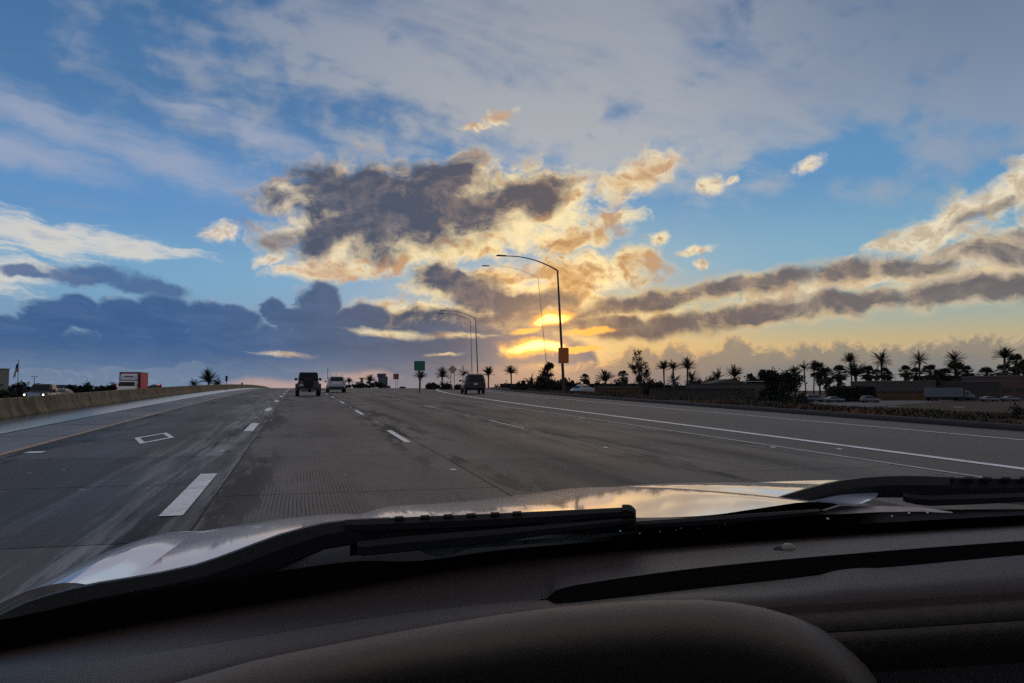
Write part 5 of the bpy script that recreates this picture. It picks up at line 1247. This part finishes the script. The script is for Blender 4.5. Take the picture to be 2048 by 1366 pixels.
def leafmat(name, c, k=0.35): return mat(name, c, 0.75, vary=k, vscale=1.5)
def tree(name, label, cat, px, d, crown, trunk_h, leaf_m, n=2600, leaf=0.16, seed=1, bark=None, z0=None, gap=0.0, clumps=26, group=None, ty=None, wpx=None):
    """crown: list of (cx, cz, rx, rz) ellipsoids in metres over the foot"""
    r = random.Random(seed); x, y = ground_xy(px, d); z0 = (gz(x, y) if (x > 20 or x < -27) else zr(y)) if z0 is None else z0
    if ty is not None:                      # stretch the crown to its seen height and width
        zt = T(px, ty, d).z - z0; fz = zt/max(c[1] + c[3] for c in crown)
        wd = max(c[0] + c[2] for c in crown) - min(c[0] - c[2] for c in crown); fx = wpx/FPX*d/wd
        crown = [(c[0]*fx, c[1]*fz, c[2]*fx, c[3]*fz) for c in crown]; trunk_h *= fz
    t = thing(name, label, cat, (x, y, z0), FACE, group)
    bark = bark or mat('dark_bark', (0.030, 0.024, 0.020), 0.9, bump=0.4, bscale=12)
    mb = MB()
    top = max(c[1] + c[3]*0.6 for c in crown)
    tr = max(0.05, top*0.018)
    if trunk_h > 0: mb.tube([(0, 0, -0.15), (0.02, 0, trunk_h*0.6), (-0.03, 0.03, trunk_h), (0.05, 0, top*0.9)], [tr*1.5, tr*1.1, tr, tr*0.25], 8)
    cl = []
    for k in range(clumps):
        cx, cz, rx, rz = crown[k % len(crown)]
        while True:
            v = Vector((r.uniform(-1, 1), r.uniform(-1, 1), r.uniform(-1, 1)))
            if v.length <= 1: break
        v = v*(0.55 + 0.45*r.random())
        c = Vector((cx + v.x*rx, v.y*rx, cz + v.z*rz)); cl.append((c, (0.22 + 0.22*r.random())*min(rx, rz)))
        s0 = Vector((0, 0, max(0.05, min(c.z - 0.2, trunk_h*0.7 + r.random()*(c.z - trunk_h)*0.4))))
        mb.tube([s0, s0.lerp(c, 0.5) + Vector((0, 0, 0.1)), c], [tr*0.45, tr*0.28, tr*0.1], 5, cap=False)
    mb.build('trunk', bark, t)
    lb = MB(); tris = []
    for i in range(n):
        c, rr = cl[i % len(cl)]
        p = c + Vector((r.gauss(0, 0.55), r.gauss(0, 0.55), r.gauss(0, 0.5)))*rr*1.15
        if p.z < 0.02: p.z = 0.02 + r.random()*0.1
        a = Vector((r.uniform(-1, 1), r.uniform(-1, 1), r.uniform(-0.6, 1))).normalized(); b = a.cross(Vector((r.random(), r.random(), r.random() + 0.1))).normalized()
        q = leaf*r.uniform(0.7, 1.3)
        lb.add([p - a*q, p + b*q*0.45, p + a*q, p - b*q*0.45], [(0, 1, 2, 3)])
    lb.build('crown', leaf_m, t, fix=False)
    return t
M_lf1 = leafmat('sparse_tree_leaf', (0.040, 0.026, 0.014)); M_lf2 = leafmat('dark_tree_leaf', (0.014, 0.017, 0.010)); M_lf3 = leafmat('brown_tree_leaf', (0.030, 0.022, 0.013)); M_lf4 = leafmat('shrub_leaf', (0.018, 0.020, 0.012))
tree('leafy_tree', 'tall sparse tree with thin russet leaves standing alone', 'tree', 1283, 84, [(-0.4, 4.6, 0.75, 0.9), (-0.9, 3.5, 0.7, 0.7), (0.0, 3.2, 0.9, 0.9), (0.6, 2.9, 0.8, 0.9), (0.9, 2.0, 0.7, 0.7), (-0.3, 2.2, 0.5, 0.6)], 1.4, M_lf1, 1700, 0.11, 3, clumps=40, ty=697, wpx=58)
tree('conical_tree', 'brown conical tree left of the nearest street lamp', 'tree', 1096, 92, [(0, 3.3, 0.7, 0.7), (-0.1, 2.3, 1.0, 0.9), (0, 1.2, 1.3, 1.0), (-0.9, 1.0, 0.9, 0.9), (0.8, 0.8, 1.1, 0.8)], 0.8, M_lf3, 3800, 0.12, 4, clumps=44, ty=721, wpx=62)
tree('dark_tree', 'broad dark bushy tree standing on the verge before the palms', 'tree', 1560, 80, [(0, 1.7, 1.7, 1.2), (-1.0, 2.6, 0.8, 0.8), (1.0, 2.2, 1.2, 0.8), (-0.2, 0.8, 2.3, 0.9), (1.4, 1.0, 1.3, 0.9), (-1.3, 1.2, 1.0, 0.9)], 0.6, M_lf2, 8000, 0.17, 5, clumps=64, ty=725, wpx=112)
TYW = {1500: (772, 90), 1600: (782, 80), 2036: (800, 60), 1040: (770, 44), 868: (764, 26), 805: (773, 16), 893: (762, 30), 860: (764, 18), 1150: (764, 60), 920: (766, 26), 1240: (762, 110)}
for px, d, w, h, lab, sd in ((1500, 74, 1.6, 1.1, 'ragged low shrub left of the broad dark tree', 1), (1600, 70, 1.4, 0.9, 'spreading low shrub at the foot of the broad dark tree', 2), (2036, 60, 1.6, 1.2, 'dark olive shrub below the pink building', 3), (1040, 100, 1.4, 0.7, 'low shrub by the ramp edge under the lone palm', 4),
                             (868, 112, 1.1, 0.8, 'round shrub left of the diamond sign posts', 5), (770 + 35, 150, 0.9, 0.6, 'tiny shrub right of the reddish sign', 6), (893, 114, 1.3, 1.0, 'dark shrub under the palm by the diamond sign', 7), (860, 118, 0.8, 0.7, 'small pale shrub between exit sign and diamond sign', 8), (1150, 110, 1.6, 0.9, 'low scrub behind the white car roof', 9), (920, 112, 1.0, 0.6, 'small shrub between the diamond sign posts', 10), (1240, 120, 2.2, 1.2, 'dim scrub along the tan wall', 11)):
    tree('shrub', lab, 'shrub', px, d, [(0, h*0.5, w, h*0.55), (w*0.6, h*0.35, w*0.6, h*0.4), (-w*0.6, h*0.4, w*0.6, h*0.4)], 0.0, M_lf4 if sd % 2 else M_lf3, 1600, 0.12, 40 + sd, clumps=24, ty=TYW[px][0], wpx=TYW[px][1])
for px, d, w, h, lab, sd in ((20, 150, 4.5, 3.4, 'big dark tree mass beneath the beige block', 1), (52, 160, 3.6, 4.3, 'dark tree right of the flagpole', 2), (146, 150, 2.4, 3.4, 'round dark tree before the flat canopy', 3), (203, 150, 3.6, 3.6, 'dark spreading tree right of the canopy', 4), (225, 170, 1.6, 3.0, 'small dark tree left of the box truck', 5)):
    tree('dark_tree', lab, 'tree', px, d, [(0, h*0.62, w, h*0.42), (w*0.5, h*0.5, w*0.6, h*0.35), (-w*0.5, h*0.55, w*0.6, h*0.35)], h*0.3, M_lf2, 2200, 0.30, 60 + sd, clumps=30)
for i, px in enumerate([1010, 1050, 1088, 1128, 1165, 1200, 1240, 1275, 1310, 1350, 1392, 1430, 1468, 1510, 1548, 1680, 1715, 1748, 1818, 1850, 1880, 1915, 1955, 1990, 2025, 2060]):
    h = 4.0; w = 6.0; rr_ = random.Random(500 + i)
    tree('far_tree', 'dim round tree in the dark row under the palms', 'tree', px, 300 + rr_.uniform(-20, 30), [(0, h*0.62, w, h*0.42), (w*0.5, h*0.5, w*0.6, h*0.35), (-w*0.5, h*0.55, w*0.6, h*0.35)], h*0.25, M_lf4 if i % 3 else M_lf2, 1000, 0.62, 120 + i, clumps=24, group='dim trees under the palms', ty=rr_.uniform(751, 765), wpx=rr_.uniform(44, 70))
# dark mounds with growth near the crest
for px, d, w, h, lab, sd in ((745, 196, 4.0, 1.9, 'dark mound of bushes beside the grey tower', 1), (712, 186, 3.0, 1.1, 'low dark mound right of the white crossover', 2)):
    tree('hedge', lab, 'hedge', px, d, [(0, h*0.4, w, h*0.5), (w*0.6, h*0.25, w*0.8, h*0.35), (-w*0.5, h*0.3, w*0.7, h*0.35)], 0.0, M_lf2, 2600, 0.22, 80 + sd, clumps=30, z0=T(px, 775, d).z - 0.1)

# clipped dark hedge before the palms
hd = thing('hedge', 'long clipped black hedge before the palm clump', 'hedge', (*ground_xy(1705, 205), PLAT - 0.6), FACE)
r = random.Random(90); lb = MB()
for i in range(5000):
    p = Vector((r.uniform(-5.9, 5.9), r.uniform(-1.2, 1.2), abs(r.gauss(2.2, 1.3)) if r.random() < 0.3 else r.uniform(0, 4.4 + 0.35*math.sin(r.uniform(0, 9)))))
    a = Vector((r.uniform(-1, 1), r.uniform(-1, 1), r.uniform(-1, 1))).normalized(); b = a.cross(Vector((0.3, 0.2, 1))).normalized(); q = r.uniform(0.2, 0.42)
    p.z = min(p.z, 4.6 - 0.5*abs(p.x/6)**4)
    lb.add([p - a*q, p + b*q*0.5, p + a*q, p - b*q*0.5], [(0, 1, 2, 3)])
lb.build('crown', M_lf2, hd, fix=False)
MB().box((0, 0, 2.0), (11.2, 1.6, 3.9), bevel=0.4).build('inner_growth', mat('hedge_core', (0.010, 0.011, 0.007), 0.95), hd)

# ground cover on the bank: ice plant and dry weeds
r = random.Random(77)
def cover(name, label, n, c, hgt, seed, xr):
    r = random.Random(seed); mb = MB()
    for i in range(n):
        y = 4 + 110*r.random()**1.6; e = 20.9 + shift_r(y)
        x = e + xr[0] + (xr[1] - xr[0])*r.random()
        z = gz(x, y) + 0.02
        if math.sin(x*0.9 + y*0.31 + seed) + math.sin(y*0.53 - x*0.4 + seed*2) < -0.5: continue
        for k in range(3):
            a = r.uniform(0, 6.28); h = hgt*r.uniform(0.4, 1.3); w = 0.05 + 0.06*r.random()
            dv = Vector((math.cos(a), math.sin(a), 0)); sd = Vector((-dv.y, dv.x, 0))*w; p = Vector((x, y, z)) + dv*r.uniform(0, 0.2)
            mb.add([p - sd, p + sd, p + dv*h*0.5 + Vector((0, 0, h))], [(0, 1, 2)])
    o = mb.build(name, c, fix=False); tag(o, label, 'ground cover', kind='stuff'); return o
cover('ice_plant', 'rust red ground cover creeping over the bank', 14000, mat('ice_plant_leaf', (0.100, 0.040, 0.014), 0.7, vary=0.4, vscale=0.5), 0.11, 1, (1.2, 9))
cover('dry_weeds', 'olive and brown weeds on the bank beside the ramp', 12000, mat('weed_leaf', (0.028, 0.022, 0.010), 0.8, vary=0.4, vscale=0.6), 0.17, 2, (0.2, 13))

# ---------------------------------------------------------------- buildings and lots
def block(name, label, cat, px0, px1, ytop, d, depth, wallm, roofm, ybase=None, win=None, cap=0.15, z0=None):
    """a low building facing us: walls, roof slab, parapet cap, openings"""
    pxc = (px0 + px1)/2; x, y = ground_xy(pxc, d)
    zb = z0 if z0 is not None else (T(pxc, ybase, d).z if ybase else gz(x, y)); h = T(pxc, ytop, d).z - zb; w = (px1 - px0)/FPX*d
    t = thing(name, label, cat, (x, y, zb), FACE)
    MB().box((0, depth/2, h/2), (w, depth, h)).build('wall', wallm, t)
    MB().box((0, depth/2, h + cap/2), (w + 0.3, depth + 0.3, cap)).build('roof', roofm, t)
    if win:
        n, wz0, wz1, m_ = win
        for i in range(n):
            cx = -w/2 + w*(i + 0.5)/n; ww = w/n*0.55
            o = MB().box((cx, -0.01, h*(wz0 + wz1)/2), (ww, 0.10, h*(wz1 - wz0))).build('window', m_, t)
            MB().box((cx, -0.03, h*wz0 - 0.05), (ww*1.1, 0.20, 0.12)).build('sill', roofm, o)
    return t, w, h
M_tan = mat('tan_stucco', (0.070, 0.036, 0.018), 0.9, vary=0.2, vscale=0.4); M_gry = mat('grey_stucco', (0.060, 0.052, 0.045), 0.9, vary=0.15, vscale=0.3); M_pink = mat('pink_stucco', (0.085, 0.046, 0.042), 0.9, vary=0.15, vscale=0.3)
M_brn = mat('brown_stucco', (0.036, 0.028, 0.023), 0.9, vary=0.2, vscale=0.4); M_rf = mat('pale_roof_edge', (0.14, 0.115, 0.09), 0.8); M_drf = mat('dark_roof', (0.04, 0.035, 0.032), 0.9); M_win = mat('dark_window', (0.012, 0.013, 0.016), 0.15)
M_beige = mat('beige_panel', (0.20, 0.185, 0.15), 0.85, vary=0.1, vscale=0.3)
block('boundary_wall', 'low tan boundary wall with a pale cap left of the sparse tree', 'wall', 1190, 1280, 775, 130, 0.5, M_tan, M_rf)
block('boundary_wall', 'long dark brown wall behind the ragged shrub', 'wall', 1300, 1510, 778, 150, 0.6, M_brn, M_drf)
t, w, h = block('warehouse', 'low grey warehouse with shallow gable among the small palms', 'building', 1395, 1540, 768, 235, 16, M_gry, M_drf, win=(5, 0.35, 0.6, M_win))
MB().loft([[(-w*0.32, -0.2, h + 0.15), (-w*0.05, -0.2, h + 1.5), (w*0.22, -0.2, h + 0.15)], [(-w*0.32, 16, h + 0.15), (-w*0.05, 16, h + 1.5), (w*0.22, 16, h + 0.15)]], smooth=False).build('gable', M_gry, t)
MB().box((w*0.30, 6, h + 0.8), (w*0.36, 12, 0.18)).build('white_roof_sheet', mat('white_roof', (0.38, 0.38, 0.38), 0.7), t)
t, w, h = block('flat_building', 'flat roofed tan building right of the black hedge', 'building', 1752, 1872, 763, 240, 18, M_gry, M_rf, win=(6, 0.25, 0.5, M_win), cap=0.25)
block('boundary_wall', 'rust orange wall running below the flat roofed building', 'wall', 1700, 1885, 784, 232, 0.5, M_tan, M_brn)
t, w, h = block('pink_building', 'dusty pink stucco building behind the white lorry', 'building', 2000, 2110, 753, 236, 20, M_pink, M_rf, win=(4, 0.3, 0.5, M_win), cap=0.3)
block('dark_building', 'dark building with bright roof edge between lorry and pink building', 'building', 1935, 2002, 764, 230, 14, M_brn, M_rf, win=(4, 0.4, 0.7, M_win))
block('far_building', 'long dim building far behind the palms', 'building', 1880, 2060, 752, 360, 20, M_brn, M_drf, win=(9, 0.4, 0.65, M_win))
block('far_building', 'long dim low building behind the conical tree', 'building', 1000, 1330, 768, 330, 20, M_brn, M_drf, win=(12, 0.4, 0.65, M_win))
# left side
t, w, h = block('beige_block', 'beige panelled block with dark band by the flagpole', 'building', -110, 6, 738, 180, 2.0, M_beige, M_beige, win=(3, 0.1, 0.35, M_win))
MB().box((0, -0.05, h*0.52), (w*1.01, 0.2, 0.25)).build('dark_band', M_vblack, t)
t, w, h = block('house', 'small cream house with dark pyramid roof behind the box truck', 'house', 294, 308, 774, 150, 3.0, M_beige, M_drf, win=(2, 0.4, 0.75, M_win))
MB().loft([[(-w*0.62, -0.3, h), (w*0.62, -0.3, h), (w*0.62, 3.3, h), (-w*0.62, 3.3, h)], [(-0.02, 1.5, h + 0.55), (0.02, 1.5, h + 0.55), (0.02, 1.52, h + 0.55), (-0.02, 1.52, h + 0.55)]], smooth=False).build('pyramid_roof', M_drf, t)
# canopy on posts
x, y = ground_xy(128, 170); z0 = gz(x, y); zt = T(128, 774, 170).z - z0
t = thing('canopy', 'long flat grey canopy roof on posts beyond the freeway', 'canopy', (x, y, z0), FACE)
MB().box((0, 3, zt), (11.4, 6, 0.35)).build('roof', M_galv, t)
MB().box((-1.6, 3, zt + 0.3), (3.0, 4, 0.35)).build('roof_box', M_gry, t)
for k in (-5.2, -2.6, 0, 2.6, 5.2): MB().box((k, 0.6, zt/2), (0.2, 0.2, zt)).build('post', M_galv, t)
# tower of a grey sign by the crest and the little control tower
x, y = ground_xy(764, 240); z0 = zr(y) - 2; zt = T(764, 747, 240).z - z0
t = thing('pylon_sign', 'tall grey stepped pylon sign with blue head and red foot band', 'sign', (x, y, z0), FACE)
MB().box((0, 0, zt/2), (2.3, 0.8, zt), bevel=0.05).build('column', mat('pylon_grey', (0.085, 0.085, 0.095), 0.7), t)
MB().box((1.38, 0.1, zt*0.43), (0.5, 0.7, zt*0.86)).build('side_fin', mat('pylon_dark', (0.05, 0.05, 0.055), 0.7), t)
MB().box((-0.80, -0.15, zt - 0.60), (1.3, 1.0, 1.1), bevel=0.05).build('head_panel', mat('pylon_blue', (0.035, 0.055, 0.14), 0.5), t)
MB().box((-0.2, -0.42, zt - 3.9), (1.4, 0.06, 0.7)).build('foot_band', mat('pylon_red', (0.14, 0.05, 0.05), 0.6), t)
x, y = ground_xy(722, 230); z0 = zr(y) - 2; zt = T(722, 757, 230).z - z0
t = thing('water_tower', 'small pale tower with wide flat cap beside a low block', 'tower', (x, y, z0), FACE)
M_twr = mat('tower_concrete', (0.18, 0.14, 0.12), 0.85)
MB().box((0.2, 0, zt/2), (0.7, 0.7, zt)).build('shaft', M_twr, t); MB().box((0.2, 0, zt + 0.1), (1.5, 1.5, 0.25)).build('cap', M_twr, t); MB().box((-0.75, 0, (zt - 1.0)/2), (1.3, 1.2, zt - 1.0)).build('block', M_twr, t)

# ---------------------------------------------------------------- frontage street with its double line, parked vehicles
M_str = mat('street_asphalt', (0.050, 0.048, 0.046), 0.8, vary=0.2, vscale=0.3)
def gpt(px, py, z=PLAT):
    v = ray(px, py); k = (z - EYE.z)/v.z; return EYE + v*k
a_, b_ = gpt(1690, 809.5), gpt(2048, 789.5)
dv = (b_ - a_); dv.z = 0; dv.normalize(); nv = Vector((-dv.y, dv.x, 0))
def strip(name, o0, o1, dz, m, parent=None, kind=None, l0=-40, l1=60):
    mb = MB(); p0 = a_ + dv*l0; p1 = b_ + dv*l1
    mb.add([p0 + nv*o0 + Vector((0, 0, dz)), p1 + nv*o0 + Vector((0, 0, dz)), p1 + nv*o1 + Vector((0, 0, dz)), p0 + nv*o1 + Vector((0, 0, dz))], [(0, 1, 2, 3)])
    o = mb.build(name, m, parent, fix=False)
    if kind: tag(o, kind=kind)
    return o
st_ = strip('street', -9, 15, 0.02, M_str, None, 'structure')
M_yel2 = mat('street_yellow_line', (0.42, 0.24, 0.08), 0.7)
strip('centre_line', -0.30, 0.05, 0.03, M_yel2, st_); strip('centre_line', 3.6, 3.95, 0.03, M_yel2, st_)
def on_plain(t, px, d, yaw):
    x, y = ground_xy(px, d); t.location = (x, y, gz(x, y) + 0.03); t.rotation_euler = (0, 0, yaw)
side = math.atan2(dv.y, dv.x) - PI/2
def lorry():
    t = thing('lorry', 'white articulated lorry driving along the street below', 'truck')
    mw = mat('lorry_white', (0.095, 0.097, 0.115), 0.6)
    MB().box((0, -2.5, 2.35), (2.5, 9.6, 2.5), bevel=0.05).build('trailer', mw, t)
    rounded(t, [(2.7, 0.9, 2.9, 1.1, 1.2, 1.1, 2.0, 0.15), (4.0, 0.8, 2.8, 1.1, 1.2, 1.05, 2.0, 0.15), (4.6, 0.8, 1.9, 1.1, 1.15, 1.0, 1.6, 0.15), (5.6, 0.8, 1.6, 0.95, 1.0, 0.9, 1.3, 0.15)], 'cab', mw)
    for sx in (-1, 1): quad([(sx*1.21, 3.0, 1.8), (sx*1.21, 3.95, 1.8), (sx*1.10, 3.8, 2.5), (sx*1.12, 3.0, 2.5)], 0.015*sx, 'window', M_vglass, t)
    quad([(-0.98, 4.55, 1.9), (0.98, 4.55, 1.9), (0.92, 4.05, 2.65), (-0.92, 4.05, 2.65)], -0.03, 'windscreen', M_vglass, t)
    MB().box((0, -1.5, 0.95), (1.1, 11.0, 0.25)).build('chassis', M_vblack, t)
    wheels(t, (-6.2, -5.0, 1.2, 2.3, 4.8), 2.1, 0.5, 0.3, M_rimd)
    return t
across = FACE - PI/2
on_plain(lorry(), 1905, 218, across)
M_silver = mat('silver_car_paint', (0.085, 0.088, 0.10), 0.45, coat=0.6)
for px, d, lab, yaw in ((1978, 205, 'silver saloon driving ahead of the white lorry', 0.0), (2020, 210, 'silver saloon in front of the pink building', 0.0), (1668, 190, 'silver saloon parked left of the black hedge', 0.0)):
    on_plain(saloon(thing('saloon', lab, 'car'), M_silver), px, d, across + yaw)
on_plain(crossover(thing('crossover', 'pale crossover parked before the flat roofed building', 'car'), M_silver), 1740, 186, across)
on_plain(minivan(thing('minivan', 'pale blue grey van parked before the fan palms', 'van'), mat('pale_van_paint', (0.12, 0.125, 0.15), 0.4, coat=0.2)), 1630, 196, across)
on_plain(saloon(thing('saloon', 'white saloon whose roof shows over the bank by the conical tree', 'car'), mat('bright_white_paint', (0.26, 0.26, 0.26), 0.3, coat=0.5)), 1163, 105, FACE + R(20))
# small concrete pads on the verge
M_pad = mat('concrete_pad', (0.36, 0.31, 0.26), 0.8)
for px, py, w, lab in ((1545, 797, 1.6, 'pale concrete pad in the weeds below the broad dark tree'), (1785, 814, 1.2, 'small pale slab in the weeds below the rust wall'), (1918, 815, 1.7, 'long pale slab in the weeds below the lorry'), (1087, 779.5, 1.0, 'small pale slab at the foot of the conical tree'), (1428, 794, 0.9, 'tiny pale slab before the brown wall')):
    v = ray(px, py); x = y = None
    for k in range(20, 900):
        p = EYE + v*(k*0.25)
        if p.z < gz(p.x, p.y) + 0.05: break
    MB_ = MB().box((0, 0, 0.07), (w, 0.7, 0.16), bevel=0.03)
    tag(MB_.build('concrete_pad', M_pad, None, (p.x, p.y, gz(p.x, p.y) + 0.02)), lab, 'slab').rotation_euler = (0, 0, FACE)
